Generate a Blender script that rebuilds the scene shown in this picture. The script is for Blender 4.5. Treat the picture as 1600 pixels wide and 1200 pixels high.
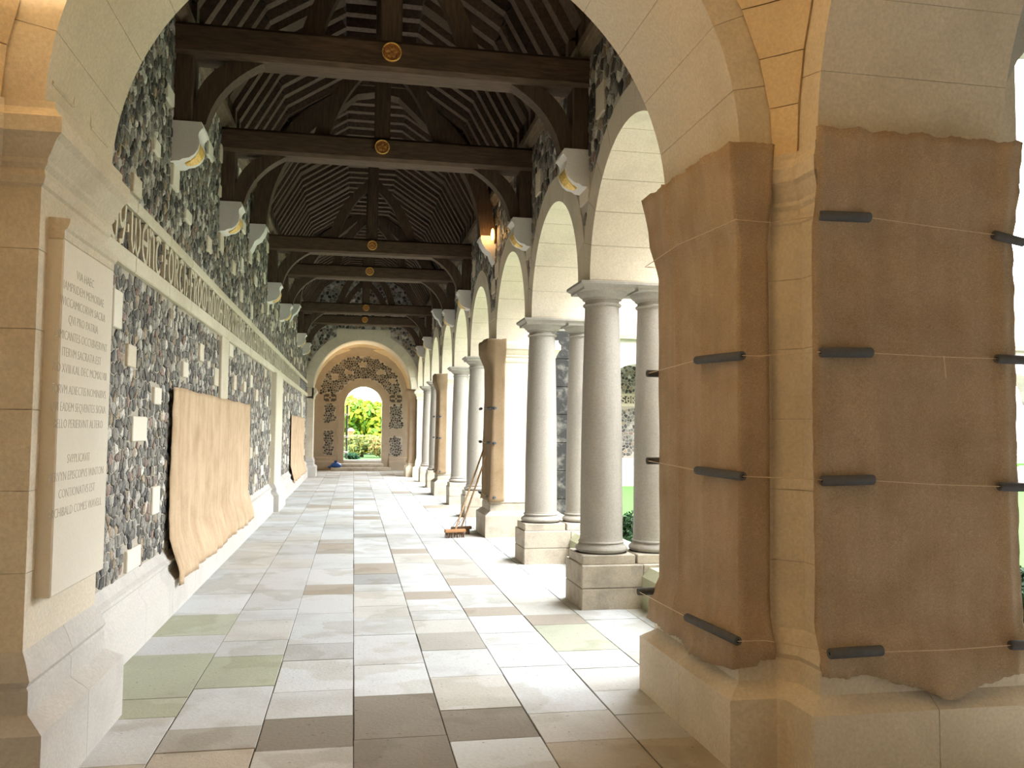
import bpy, bmesh, math, random
from math import sin, cos, pi, sqrt, radians, atan2
from mathutils import Matrix, Vector

for o in list(bpy.data.objects):
    bpy.data.objects.remove(o)
rnd = random.Random(7)
SC = bpy.context.scene
COL = SC.collection

# ------------------------------------------------------------------ camera
YAW, PITCH, ROLL, FPX = radians(10.48372), radians(3.18584), radians(0.54517), 1330.65
fw = Vector((sin(YAW)*cos(PITCH), cos(YAW)*cos(PITCH), sin(PITCH)))
rt = Vector((cos(YAW), -sin(YAW), 0))
up = rt.cross(fw)
rt2 = rt*cos(ROLL) + up*sin(ROLL)
up2 = -rt*sin(ROLL) + up*cos(ROLL)
cam = bpy.data.objects.new('camera', bpy.data.cameras.new('camera'))
COL.objects.link(cam)
cam.matrix_world = Matrix(((rt2.x, up2.x, -fw.x, 0), (rt2.y, up2.y, -fw.y, 0),
                           (rt2.z, up2.z, -fw.z, 1.5), (0, 0, 0, 1)))
cam.data.sensor_width = 36
cam.data.lens = 36*FPX/1600
cam.data.clip_start = 0.02
cam.data.clip_end = 500
SC.camera = cam

# ------------------------------------------------------------------ light and exposure
w = bpy.data.worlds.new('overcast_sky')
SC.world = w
w.use_nodes = True
nt = w.node_tree
nt.nodes['Background'].inputs['Color'].default_value = (0.93, 0.97, 1.0, 1)
nt.nodes['Background'].inputs['Strength'].default_value = 9.0
sun = bpy.data.objects.new('sun', bpy.data.lights.new('sun', 'SUN'))
COL.objects.link(sun)
sun.data.energy = 4.0
sun.data.angle = radians(25)
sun.data.color = (1, 0.95, 0.86)
sun.rotation_euler = (radians(38), 0, radians(25))
SC.view_settings.view_transform = 'Standard'
SC.view_settings.look = 'None'
SC.view_settings.gamma = 1
SC.view_settings.use_curve_mapping = False
SC.view_settings.exposure = 0.75
try:
    SC.cycles.max_bounces = 10
    SC.cycles.diffuse_bounces = 6
except Exception:
    pass

# ------------------------------------------------------------------ materials
def new_mat(name):
    m = bpy.data.materials.new(name)
    m.use_nodes = True
    t = m.node_tree
    b = t.nodes['Principled BSDF']
    b.inputs['Roughness'].default_value = 0.85
    b.inputs['Specular IOR Level'].default_value = 0.25
    return m, t, b

def N(t, typ, **kw):
    n = t.nodes.new(typ)
    for k, v in kw.items():
        setattr(n, k, v)
    return n

def noise(t, scale, detail=4, rough=0.6, vec=None, stretch=None):
    n = N(t, 'ShaderNodeTexNoise')
    n.inputs['Scale'].default_value = scale
    n.inputs['Detail'].default_value = detail
    n.inputs['Roughness'].default_value = rough
    if vec is None:
        tc = N(t, 'ShaderNodeNewGeometry')
        vec = tc.outputs['Position']
    if stretch:
        mp = N(t, 'ShaderNodeMapping')
        mp.inputs['Scale'].default_value = stretch
        t.links.new(vec, mp.inputs['Vector'])
        vec = mp.outputs['Vector']
    t.links.new(vec, n.inputs['Vector'])
    return n

def ramp(t, fac, stops):
    r = N(t, 'ShaderNodeValToRGB')
    el = r.color_ramp.elements
    while len(el) > 1:
        el.remove(el[-1])
    el[0].position, el[0].color = stops[0][0], (*stops[0][1], 1)
    for p, c in stops[1:]:
        e = el.new(p)
        e.color = (*c, 1)
    t.links.new(fac, r.inputs['Fac'])
    return r

def mix(t, kind, fac, a, b):
    m = N(t, 'ShaderNodeMix', data_type='RGBA', blend_type=kind)
    for inp, v in ((m.inputs['Factor'], fac), (m.inputs['A'], a), (m.inputs['B'], b)):
        if isinstance(v, (int, float)):
            inp.default_value = v
        elif isinstance(v, tuple):
            inp.default_value = (*v, 1)
        else:
            t.links.new(v, inp)
    return m.outputs['Result']

def bump(t, b, fac, strength, dist=0.01):
    n = N(t, 'ShaderNodeBump')
    n.inputs['Strength'].default_value = strength
    n.inputs['Distance'].default_value = dist
    t.links.new(fac, n.inputs['Height'])
    t.links.new(n.outputs['Normal'], b.inputs['Normal'])

def stone(name, c, var=0.12, stain=(0.3, 0.25, 0.19), amount=0.35, bs=0.25, fine=60, big=1.7, attr=False, streak=None):
    m, t, b = new_mat(name)
    n1 = noise(t, big, 5, 0.6, stretch=streak)
    n2 = noise(t, fine, 4, 0.7)
    lo = tuple(x*(1-var) for x in c)
    hi = tuple(min(1, x*(1+var)) for x in c)
    base = ramp(t, n2.outputs['Fac'], [(0.3, lo), (0.7, hi)]).outputs['Color']
    if attr:
        a = N(t, 'ShaderNodeAttribute', attribute_name='Col')
        base = mix(t, 'MULTIPLY', 1.0, base, a.outputs['Color'])
    sm = ramp(t, n1.outputs['Fac'], [(0.48, (0, 0, 0)), (0.75, (amount,)*3)])
    t.links.new(mix(t, 'MIX', sm.outputs['Color'], base, stain), b.inputs['Base Color'])
    bump(t, b, n2.outputs['Fac'], bs)
    return m

def damp(m):
    t = m.node_tree
    b = t.nodes['Principled BSDF']
    src = b.inputs['Base Color'].links[0].from_socket
    n = noise(t, 1.15, 3, 0.55)
    k = ramp(t, n.outputs['Fac'], [(0.0, (1, 1, 1)), (0.53, (1, 1, 1)), (0.56, (0.87, 0.85, 0.81)), (0.66, (0.9, 0.885, 0.85)), (0.70, (1, 1, 1))])
    n2 = noise(t, 38, 2, 0.5)
    k2 = ramp(t, n2.outputs['Fac'], [(0.0, (0.5, 0.48, 0.45)), (0.27, (0.55, 0.52, 0.48)), (0.31, (1, 1, 1))])
    t.links.new(mix(t, 'MULTIPLY', 1.0, mix(t, 'MULTIPLY', 1.0, src, k.outputs['Color']), k2.outputs['Color']), b.inputs['Base Color'])

def plain(name, c, rough=0.7, metal=0.0, var=0.1, scale=40, bs=0.1, emit=None):
    m, t, b = new_mat(name)
    n = noise(t, scale)
    r = ramp(t, n.outputs['Fac'], [(0.3, tuple(x*(1-var) for x in c)), (0.7, tuple(min(1, x*(1+var)) for x in c))])
    t.links.new(r.outputs['Color'], b.inputs['Base Color'])
    b.inputs['Roughness'].default_value = rough
    b.inputs['Metallic'].default_value = metal
    if emit:
        b.inputs['Emission Color'].default_value = (*emit[0], 1)
        b.inputs['Emission Strength'].default_value = emit[1]
    bump(t, b, n.outputs['Fac'], bs, 0.004)
    return m

M_STONE = stone('limestone', (0.67, 0.60, 0.48))
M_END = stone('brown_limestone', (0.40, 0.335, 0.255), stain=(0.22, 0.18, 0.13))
M_BATH = stone('warm_limestone', (0.70, 0.57, 0.37), stain=(0.45, 0.33, 0.18))
M_PALE = stone('pale_plinth_stone', (0.54, 0.515, 0.475), stain=(0.38, 0.36, 0.34), amount=0.5, big=2.6)
M_COLUMN = stone('column_stone', (0.36, 0.335, 0.30), stain=(0.20, 0.18, 0.16), amount=0.45, big=3.0, streak=(1, 1, 0.35))
M_PED = stone('weathered_pedestal_stone', (0.47, 0.42, 0.345), stain=(0.17, 0.16, 0.13), amount=0.6, big=5)
M_MOSS = stone('mossy_stone', (0.45, 0.45, 0.31), stain=(0.20, 0.26, 0.12), amount=0.6, big=5)
M_BLACK = stone('soot_crusted_stone', (0.028, 0.028, 0.027), stain=(0.22, 0.21, 0.19), amount=0.8, big=6, bs=0.6)
M_TABLET = stone('tablet_stone', (0.74, 0.69, 0.59), var=0.04, stain=(0.6, 0.54, 0.43), amount=0.3, bs=0.06)
M_CARVED = stone('carved_band_stone', (0.66, 0.60, 0.47), stain=(0.4, 0.34, 0.24))
M_CORBEL = stone('corbel_stone', (0.72, 0.70, 0.66), var=0.06, stain=(0.5, 0.46, 0.4))
M_MORTAR = stone('flint_mortar', (0.46, 0.42, 0.35), stain=(0.3, 0.27, 0.22), fine=120)
M_JOINT = plain('stone_joint', (0.44, 0.385, 0.30), 0.95)
M_FLOORJ = plain('floor_joint', (0.085, 0.08, 0.065), 0.95, scale=15, var=0.3)
M_SLAB = stone('paving_stone', (0.98, 0.98, 0.98), var=0.10, stain=(0.30, 0.28, 0.24), amount=0.45, bs=0.35, fine=45, big=1.9, attr=True)
damp(M_SLAB)
M_LETTER = plain('cut_lettering', (0.42, 0.38, 0.31), 0.9)
M_FLINTB = plain('dark_flint_ground', (0.09, 0.08, 0.07), 0.9)  # dark ground behind the raised letters and carved crosses

def flint_mat():
    m, t, b = new_mat('knapped_flint')
    a = N(t, 'ShaderNodeAttribute', attribute_name='Col')
    n = noise(t, 55, 5, 0.7)
    r = ramp(t, n.outputs['Fac'], [(0.32, (0.45, 0.45, 0.45)), (0.5, (1, 1, 1)), (0.68, (1.5, 1.48, 1.42))])
    t.links.new(mix(t, 'MULTIPLY', 1.0, a.outputs['Color'], r.outputs['Color']), b.inputs['Base Color'])
    b.inputs['Roughness'].default_value = 0.42
    b.inputs['Specular IOR Level'].default_value = 0.45
    bump(t, b, n.outputs['Fac'], 0.5)
    return m
M_FLINT = flint_mat()

def hessian_mat(name, c, streak=0.0):
    m, t, b = new_mat(name)
    n1 = noise(t, 3.0, 4, 0.6)
    n2 = noise(t, 420, 2, 0.6, stretch=(1, 1, 0.25))
    n3 = noise(t, 420, 2, 0.6, stretch=(0.25, 0.25, 1))
    wv = mix(t, 'MULTIPLY', 1.0, n2.outputs['Fac'], n3.outputs['Fac'])
    r = ramp(t, wv, [(0.12, tuple(x*0.72 for x in c)), (0.4, tuple(min(1, x*1.2) for x in c))])
    s = ramp(t, n1.outputs['Fac'], [(0.4, (1, 1, 1)), (0.7, (0.8, 0.77, 0.72))])
    n4 = noise(t, 16, 3, 0.6, stretch=(1, 1, 0.03))
    k4 = ramp(t, n4.outputs['Fac'], [(0.35, (1-streak, 1-streak*1.1, 1-streak*1.3)), (0.62, (1+streak*0.3,)*3)])
    t.links.new(mix(t, 'MULTIPLY', 1.0, mix(t, 'MULTIPLY', 1.0, r.outputs['Color'], s.outputs['Color']), k4.outputs['Color']), b.inputs['Base Color'])
    b.inputs['Roughness'].default_value = 0.95
    b.inputs['Specular IOR Level'].default_value = 0.05
    bump(t, b, wv, 0.5, 0.004)
    return m
M_HESS = hessian_mat('hessian', (0.46, 0.35, 0.245), 0.05)
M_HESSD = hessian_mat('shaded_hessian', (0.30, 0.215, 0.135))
M_HESSL = hessian_mat('daylit_hessian', (0.62, 0.465, 0.315), 0.10)  # lighter copy of the hessian, arcade daylight put into its colour

def wood_mat(name, c, st):
    m, t, b = new_mat(name)
    n = noise(t, 9, 6, 0.65, stretch=st)
    r = ramp(t, n.outputs['Fac'], [(0.3, tuple(x*0.6 for x in c)), (0.5, c), (0.72, tuple(x*1.5 for x in c))])
    t.links.new(r.outputs['Color'], b.inputs['Base Color'])
    b.inputs['Roughness'].default_value = 0.75
    bump(t, b, n.outputs['Fac'], 0.25)
    return m
M_OAK = wood_mat('dark_oak', (0.085, 0.055, 0.036), (0.6, 5, 5))
M_OAKV = wood_mat('dark_oak_upright', (0.075, 0.05, 0.033), (5, 5, 0.6))
M_RAFT = wood_mat('oak_rafter', (0.10, 0.068, 0.05), (3, 3, 3))
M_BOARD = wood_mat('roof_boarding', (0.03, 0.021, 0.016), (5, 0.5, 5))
M_PLATE = wood_mat('wall_plate_oak', (0.17, 0.125, 0.085), (5, 0.6, 5))
M_HANDLE = wood_mat('broom_handle_wood', (0.42, 0.27, 0.15), (8, 8, 1))
M_GOLD = plain('gilding', (0.80, 0.52, 0.14), 0.4, 0.6, 0.35, 60, 0.6)
M_BOSS = plain('painted_boss', (0.42, 0.16, 0.05), 0.6, 0.1, 0.5, 70, 0.6)
M_BRASSG = plain('dulled_gilding', (0.45, 0.22, 0.06), 0.5, 0.3, 0.4, 70, 0.6)
M_FOAM = plain('pipe_foam', (0.10, 0.105, 0.115), 0.85)
M_HOLE = plain('foam_bore', (0.01, 0.01, 0.01), 0.9)
M_STRING = plain('cotton_string', (0.62, 0.50, 0.36), 0.9)
M_BRISTLE = plain('coconut_bristle', (0.10, 0.055, 0.03), 0.95, var=0.5, scale=200)
M_BROOM = plain('broom_block', (0.40, 0.20, 0.09), 0.7)
M_BLUE = plain('blue_plastic', (0.02, 0.07, 0.25), 0.35, scale=12, var=0.3)
M_TILE = plain('roof_tiles', (0.22, 0.15, 0.11), 0.85, var=0.35, scale=14)
M_GRASS = plain('mown_grass', (0.035, 0.095, 0.014), 0.95, var=0.3, scale=30)
M_EARTH = plain('garden_earth', (0.16, 0.12, 0.07), 0.95)
M_BARK = plain('bark', (0.10, 0.075, 0.05), 0.9, var=0.4)
M_BRICK = plain('red_brick', (0.42, 0.13, 0.06), 0.9, var=0.25)
M_IRON = plain('painted_iron', (0.10, 0.085, 0.075), 0.5)
M_LAMP = plain('lamp_glass', (1, 0.7, 0.3), 0.3, emit=((1.0, 0.5, 0.12), 7))
M_BRASS = plain('dark_brass', (0.14, 0.10, 0.05), 0.45, 0.8)

def leaf_mat(name, c):
    m, t, b = new_mat(name)
    a = N(t, 'ShaderNodeAttribute', attribute_name='Col')
    col = mix(t, 'MULTIPLY', 1.0, a.outputs['Color'], c)
    t.links.new(col, b.inputs['Base Color'])
    b.inputs['Roughness'].default_value = 0.6
    tr = N(t, 'ShaderNodeBsdfTranslucent')
    t.links.new(col, tr.inputs['Color'])
    ad = N(t, 'ShaderNodeMixShader')
    ad.inputs[0].default_value = 0.35
    t.links.new(b.outputs[0], ad.inputs[1])
    t.links.new(tr.outputs[0], ad.inputs[2])
    t.links.new(ad.outputs[0], t.nodes['Material Output'].inputs['Surface'])
    return m
M_LEAF = leaf_mat('leaf', (1, 1, 1))

# ------------------------------------------------------------------ mesh helpers
class MB:
    def __init__(s):
        s.v, s.f, s.c = [], [], []
    def add(s, vs, fs, col=None):
        n = len(s.v)
        s.v += vs
        s.f += [tuple(i+n for i in f) for f in fs]
        if col is not None:
            s.c += [col]*len(vs)
        return s
    def box(s, x0, x1, y0, y1, z0, z1, col=None):
        return s.add([(x0, y0, z0), (x1, y0, z0), (x1, y1, z0), (x0, y1, z0), (x0, y0, z1), (x1, y0, z1), (x1, y1, z1), (x0, y1, z1)],
                     [(0, 3, 2, 1), (4, 5, 6, 7), (0, 1, 5, 4), (1, 2, 6, 5), (2, 3, 7, 6), (3, 0, 4, 7)], col)
    def cbox(s, x0, x1, y0, y1, z0, z1, c=0.01):
        """box with all its edges chamfered"""
        cx, cy, cz = (x0+x1)/2, (y0+y1)/2, (z0+z1)/2
        hx, hy, hz = (x1-x0)/2, (y1-y0)/2, (z1-z0)/2
        vs = []
        for sx, sy, sz in ((1, 1, 1), (1, 1, -1), (1, -1, 1), (1, -1, -1), (-1, 1, 1), (-1, 1, -1), (-1, -1, 1), (-1, -1, -1)):
            vs += [(cx+sx*hx, cy+sy*(hy-c), cz+sz*(hz-c)), (cx+sx*(hx-c), cy+sy*hy, cz+sz*(hz-c)), (cx+sx*(hx-c), cy+sy*(hy-c), cz+sz*hz)]
        return s.hull(vs)
    def hull(s, vs):
        bm = bmesh.new()
        for v in vs:
            bm.verts.new(v)
        bmesh.ops.convex_hull(bm, input=bm.verts)
        bm.verts.ensure_lookup_table()
        bm.verts.index_update()
        s.add([tuple(v.co) for v in bm.verts], [tuple(v.index for v in f.verts) for f in bm.faces])
        bm.free()
        return s
    def rings(s, rs, closed=True, caps=True, col=None):
        n = len(rs[0])
        vs = [tuple(p) for r in rs for p in r]
        fs = []
        for i in range(len(rs)-1):
            for j in range(n if closed else n-1):
                k = (j+1) % n
                fs.append((i*n+j, i*n+k, (i+1)*n+k, (i+1)*n+j))
        if caps:
            fs.append(tuple(range(n-1, -1, -1)))
            fs.append(tuple((len(rs)-1)*n+j for j in range(n)))
        return s.add(vs, fs, col)
    def prism(s, poly, fn, t0, t1):
        return s.rings([[fn(a, b, t0) for a, b in poly], [fn(a, b, t1) for a, b in poly]])
    def lathe(s, prof, x, y, n=28):
        return s.rings([[(x+r*cos(2*pi*i/n), y+r*sin(2*pi*i/n), z) for i in range(n)] for r, z in prof])
    def tube(s, pts, r, n=8, caps=True):
        pts = [Vector(p) for p in pts]
        rs = []
        for i, p in enumerate(pts):
            d = (pts[min(i+1, len(pts)-1)]-pts[max(i-1, 0)]).normalized()
            a = d.cross(Vector((0, 0, 1)) if abs(d.z) < 0.9 else Vector((1, 0, 0))).normalized()
            b = d.cross(a)
            rr = r[i] if isinstance(r, list) else r
            rs.append([p+(a*cos(2*pi*k/n)+b*sin(2*pi*k/n))*rr for k in range(n)])
        return s.rings(rs, caps=caps)
    def mesh(s, name, mat, fix=True, smooth=False):
        me = bpy.data.meshes.new(name)
        me.from_pydata(s.v, [], s.f)
        if s.c:
            at = me.color_attributes.new('Col', 'FLOAT_COLOR', 'POINT')
            at.data.foreach_set('color', [x for c in s.c for x in (*c, 1.0)])
        if fix:
            bm = bmesh.new()
            bm.from_mesh(me)
            bmesh.ops.recalc_face_normals(bm, faces=bm.faces)
            bm.to_mesh(me)
            bm.free()
        if smooth:
            me.polygons.foreach_set('use_smooth', [True]*len(me.polygons))
            if smooth != 'all':
                try:
                    me.set_sharp_from_angle(angle=radians(40))
                except Exception:
                    pass
        me.materials.append(mat)
        return me
    def ob(s, name, mat, parent=None, **kw):
        return put(name, s.mesh(name, mat, **kw), parent)

def put(name, me, parent=None, loc=None):
    o = bpy.data.objects.new(name, me)
    COL.objects.link(o)
    if parent:
        o.parent = parent
        if parent.location.length > 0:
            o.matrix_parent_inverse = Matrix.Translation(-parent.location)
    if loc:
        o.location = loc
    return o

def tag(o, label, cat, group=None):
    o['label'] = label
    o['category'] = cat
    if group:
        o['group'] = group
    return o

def thing(name, label, cat, loc, group=None):
    o = bpy.data.objects.new(name, None)
    o.empty_display_size = 0.2
    COL.objects.link(o)
    o.location = loc
    return tag(o, label, cat, group)

def struct(o):
    o['kind'] = 'structure'
    return o

def stuff(o):
    o['kind'] = 'stuff'
    return o

def offset_path(path, d, closed):
    """offset a plan path to its right hand side (outwards for a clockwise path... sign chosen by caller)"""
    n = len(path)
    out = []
    for i in range(n):
        p = Vector(path[i])
        ns = []
        if closed or i > 0:
            e = p-Vector(path[i-1]); e.normalize(); ns.append(Vector((e.y, -e.x)))
        if closed or i < n-1:
            e = Vector(path[(i+1) % n])-p; e.normalize(); ns.append(Vector((e.y, -e.x)))
        if len(ns) == 1:
            out.append(p+ns[0]*d)
        else:
            m = ns[0]+ns[1]
            out.append(p+m*(d/max(0.35, (1+ns[0].dot(ns[1])))))
    return [(q.x, q.y) for q in out]

def sweep(mb, path, prof, closed=True, back=-0.05):
    """moulding profile [(offset, z), ...] carried along a plan path; closed at the back"""
    pr = [(back, prof[0][1])]+prof+[(back, prof[-1][1])]
    rs = [[(x, y, z) for x, y in offset_path(path, o, closed)] for o, z in pr]
    n = len(path)
    vs = [p for r in rs for p in r]
    fs = []
    for i in range(len(rs)):
        a, b = i, (i+1) % len(rs)
        for j in range(n if closed else n-1):
            k = (j+1) % n
            fs.append((a*n+j, a*n+k, b*n+k, b*n+j))
    if not closed:
        fs.append(tuple(i*n for i in range(len(rs))))
        fs.append(tuple(i*n+n-1 for i in reversed(range(len(rs)))))
    return mb.add(vs, fs)

XC, HW = 0.257, 1.743           # corridor axis and half width
XL, XR, XO = -1.49, 2.0, 2.83   # flint wall, arcade inner and outer face
ZS, RA = 2.83, 1.543            # spring of the crossing arches and their radius
YC, YF = 1.96, 30.64            # centres of near and far crossings
P1E, PF = 5.04, 27.56           # ends of the arcade
SUPP = {'A': 7.32, 'B': 9.80, 'P2': 12.43, 'C': 15.06, 'D': 17.54, 'P3': 20.17, 'E': 22.80, 'F': 25.28}
ARCHES = [6.08, 8.56, 11.04, 13.82, 16.30, 18.78, 21.56, 24.04, 26.52]
RW = 1.04                       # arcade arch radius
ORD = ['nearest', 'second', 'third', 'fourth', 'fifth', 'sixth', 'seventh', 'eighth', 'ninth', 'tenth']

# ------------------------------------------------------------------ floor and its paving slabs
b = MB(); b.box(-2.1, 3.1, -1.2, 33.2, -0.12, -0.006)
floor = struct(b.ob('floor', M_FLOORJ))
PALE = [(0.585, 0.60, 0.60), (0.545, 0.555, 0.55), (0.625, 0.645, 0.65), (0.56, 0.55, 0.515), (0.59, 0.595, 0.59)]
DARK, BROWN, GREEN, RIP = (0.25, 0.22, 0.18), (0.40, 0.35, 0.29), (0.42, 0.44, 0.33), (0.46, 0.46, 0.45)
LGREEN = (0.47, 0.49, 0.38)
rows = {0: [4.28, 4.96, 5.61, 6.41, 7.0, 7.45, 8.15, 8.5, 9.1, 9.82, 10.29, 12.18, 12.62],
        1: [4.19, 4.65, 5.27, 5.91, 6.41, 6.85, 7.19, 7.69, 8.06, 8.57, 9.35, 9.8, 10.53, 10.96, 12.58],
        2: [4.1, 4.53, 5.43, 6.0, 6.35, 6.94, 7.27, 7.84, 8.33, 8.73, 10.03],
        3: [4.07, 4.44, 4.86, 5.33, 5.76, 6.55, 6.91, 7.4],
        -2: [4.25, 4.56, 5.25, 5.94, 6.36, 7.01, 7.42, 8.31, 9.6],
        -3: [4.77, 5.1, 6.06, 6.59, 7.29, 8.17, 9.58, 10.6, 11.78],
        -1: [4.2, 4.65, 5.11, 5.78, 6.21, 7.21, 8.03, 8.54, 9.5, 10.1, 10.67]}
special = {(0, 4.28): DARK, (0, 3.6): DARK, (-1, 4.2): DARK, (1, 4.19): DARK, (-1, 5.78): RIP, (0, 8.5): (0.36, 0.36, 0.35), (1, 7.69): BROWN,
           (1, 10.53): BROWN, (2, 8.33): BROWN, (0, 12.18): (0.38, 0.37, 0.34), (-2, 5.25): GREEN, (-3, 5.1): GREEN, (-3, 4.77): LGREEN,
           (-3, 6.59): LGREEN, (3, 6.55): BROWN, (3, 5.76): LGREEN}
slabs = []
for k in range(-5, 6):
    x0, x1 = 0.028+0.4545*k, 0.028+0.4545*(k+1)
    if k == -3: x0 = -1.43
    if k == -4: x1 = -1.43
    if k == 5: x1 = 2.62
    ys = list(rows.get(k, []))
    if not ys:
        ys = [4.0+rnd.uniform(0, 0.4)]
    if k == 0: ys = [3.6]+ys
    while ys[0] > 0.4: ys.insert(0, ys[0]-rnd.uniform(0.4, 0.75))
    while ys[-1] < 31.2: ys.append(ys[-1]+rnd.choice([0.34, 0.45, 0.55, 0.62, 0.75]))
    for a, c in zip(ys, ys[1:]+[32.3]):
        col = special.get((k, round(a, 2)))
        if col is None:
            q = rnd.random()
            col = rnd.choice(PALE) if q > 0.09 else (BROWN if q > 0.04 else (0.44, 0.42, 0.38))
            if a < 4.1 and rnd.random() < 0.6: col = (0.50, 0.45, 0.37)
            f = rnd.uniform(0.93, 1.05)
            col = tuple(v*f for v in col)
        if k <= -4 and a > 3.4: continue
        slabs.append((x0, x1, a, c, col, a+c))
def slab_geo(mb, s):
    x0, x1, y0, y1, col, _ = s
    g, c = 0.003, 0.0018
    dz = rnd.uniform(-0.0015, 0.0015)
    j = lambda: rnd.uniform(-0.002, 0.002)
    x0, x1, y0, y1 = x0+g+j(), x1-g+j(), y0+g+j(), y1-g+j()
    def r(i, z): return [(x0+i, y0+i, z), (x1-i, y0+i, z), (x1-i, y1-i, z), (x0+i, y1-i, z)]
    mb.rings([r(0, -0.04), r(0, dz-c), r(c, dz)], col=col)
seen = sorted(slabs, key=lambda s: abs(s[5]/2-8) if s[5]/2 > 3.4 else 99)
for s in seen[:298]:
    m = MB(); slab_geo(m, s); m.ob('paving_slab', M_SLAB, floor)
m = MB()
for s in seen[298:]: slab_geo(m, s)
stuff(m.ob('far_paving', M_SLAB, floor))
# dwarf: leaf litter specks are left to the stone grain

# ------------------------------------------------------------------ flint work
def flint_col():
    q = rnd.random()
    if q < 0.45: v = rnd.uniform(0.10, 0.23); return (v, v*0.95, v*0.84)
    if q < 0.72: v = rnd.uniform(0.022, 0.075); return (v, v*0.95, v*0.92)
    if q < 0.90: v = rnd.uniform(0.28, 0.58); return (v, v*0.96, v*0.88)
    if q < 0.96: v = rnd.uniform(0.2, 0.36); return (v, v*0.76, v*0.5)
    v = rnd.uniform(0.15, 0.27); return (v, v*0.62, v*0.5)

def flint_cells(u0, u1, v0, v1, size, inside, dark=False):
    """irregular close-set flints: jittered points, each cell cut out by its neighbours and shrunk by the mortar joint"""
    nu, nv = int((u1-u0)/size)+3, int((v1-v0)/size)+3
    pt = {}
    for b2 in range(-1, nv):
        for a in range(-1, nu):
            pt[a, b2] = (u0+(a+0.5*(b2 % 2)+rnd.uniform(-0.42, 0.42))*size, v0+(b2+rnd.uniform(-0.42, 0.42))*size)
    out = []
    for (a, b2), (cu, cv) in pt.items():
        if not (u0 < cu < u1 and v0 < cv < v1) or not inside(cu, cv, 0.45*size):
            continue
        e = size*1.1
        poly = [(-e, -e), (e, -e), (e, e), (-e, e)]
        for db in (-2, -1, 0, 1, 2):
            for da in (-2, -1, 0, 1, 2):
                q = pt.get((a+da, b2+db))
                if q is None or (da == 0 and db == 0): continue
                dx, dy = q[0]-cu, q[1]-cv
                d2 = dx*dx+dy*dy
                if d2 > 4.8*size*size or d2 < 1e-9: continue
                lim = d2/2-sqrt(d2)*size*rnd.uniform(0.02, 0.075)
                if not any(x*dx+y*dy > lim for x, y in poly): continue
                new = []
                n = len(poly)
                for k in range(n):
                    x, y = poly[k]; x2, y2 = poly[(k+1) % n]
                    s1, s2 = x*dx+y*dy-lim, x2*dx+y2*dy-lim
                    if s1 <= 0: new.append((x, y))
                    if s1*s2 < 0:
                        t = s1/(s1-s2)
                        new.append((x+(x2-x)*t, y+(y2-y)*t))
                poly = new
                if len(poly) < 3: break
            if len(poly) < 3: break
        if len(poly) < 3: continue
        # round the corners a little
        n = len(poly)
        soft = []
        for k in range(n):
            x, y = poly[k]; x2, y2 = poly[(k+1) % n]
            L = sqrt((x2-x)**2+(y2-y)**2)
            if L < size*0.18:
                soft.append((cu+(x+x2)*0.48, cv+(y+y2)*0.48))
            else:
                soft.append((cu+(x*0.87+x2*0.13), cv+(y*0.87+y2*0.13)))
                soft.append((cu+(x*0.13+x2*0.87), cv+(y*0.13+y2*0.87)))
        if len(soft) > 9: soft = soft[::2] if len(soft) > 11 else soft
        c = flint_col()
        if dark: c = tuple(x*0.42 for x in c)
        out.append((soft, (cu, cv), rnd.uniform(0.006, 0.015), c))
    return out

def flint_geo(mb, cell, fn):
    pts, (cu, cv), d, col = cell
    ou, ov = rnd.uniform(-0.008, 0.008), rnd.uniform(-0.008, 0.008)
    r0 = [fn(a, b2, -0.012) for a, b2 in pts]
    r1 = [fn(cu+(a-cu)*0.97, cv+(b2-cv)*0.97, d*0.5) for a, b2 in pts]
    r2 = [fn(cu+(a-cu)*0.62+ou, cv+(b2-cv)*0.62+ov, d*rnd.uniform(0.8, 1.15)) for a, b2 in pts]
    n = len(pts)
    fs = []
    for i in range(2):
        for j in range(n):
            k = (j+1) % n
            fs.append((i*n+j, i*n+k, (i+1)*n+k, (i+1)*n+j))
    fs.append(tuple(2*n+j for j in range(n)))
    cols = [tuple(x*0.8 for x in col)]*n+[col]*n+[tuple(min(1, x*1.1) for x in col)]*n
    m0 = len(mb.v)
    mb.v += r0+r1+r2
    mb.f += [tuple(i+m0 for i in f) for f in fs]
    mb.c += cols

def flint_ob(cells, fn, parent, name, mat=None, fix=False):
    m = MB()
    for c in cells: flint_geo(m, c, fn)
    return stuff(m.ob(name, mat or M_FLINT, parent, fix=True))

# ------------------------------------------------------------------ left wall
YL0, YL1 = 4.74, PF+0.29
b = MB(); b.box(-2.1, XL-0.012, YL0-0.3, YL1+0.2, -0.12, 5.0)
wall_left = struct(b.ob('wall_left', M_MORTAR))
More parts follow.
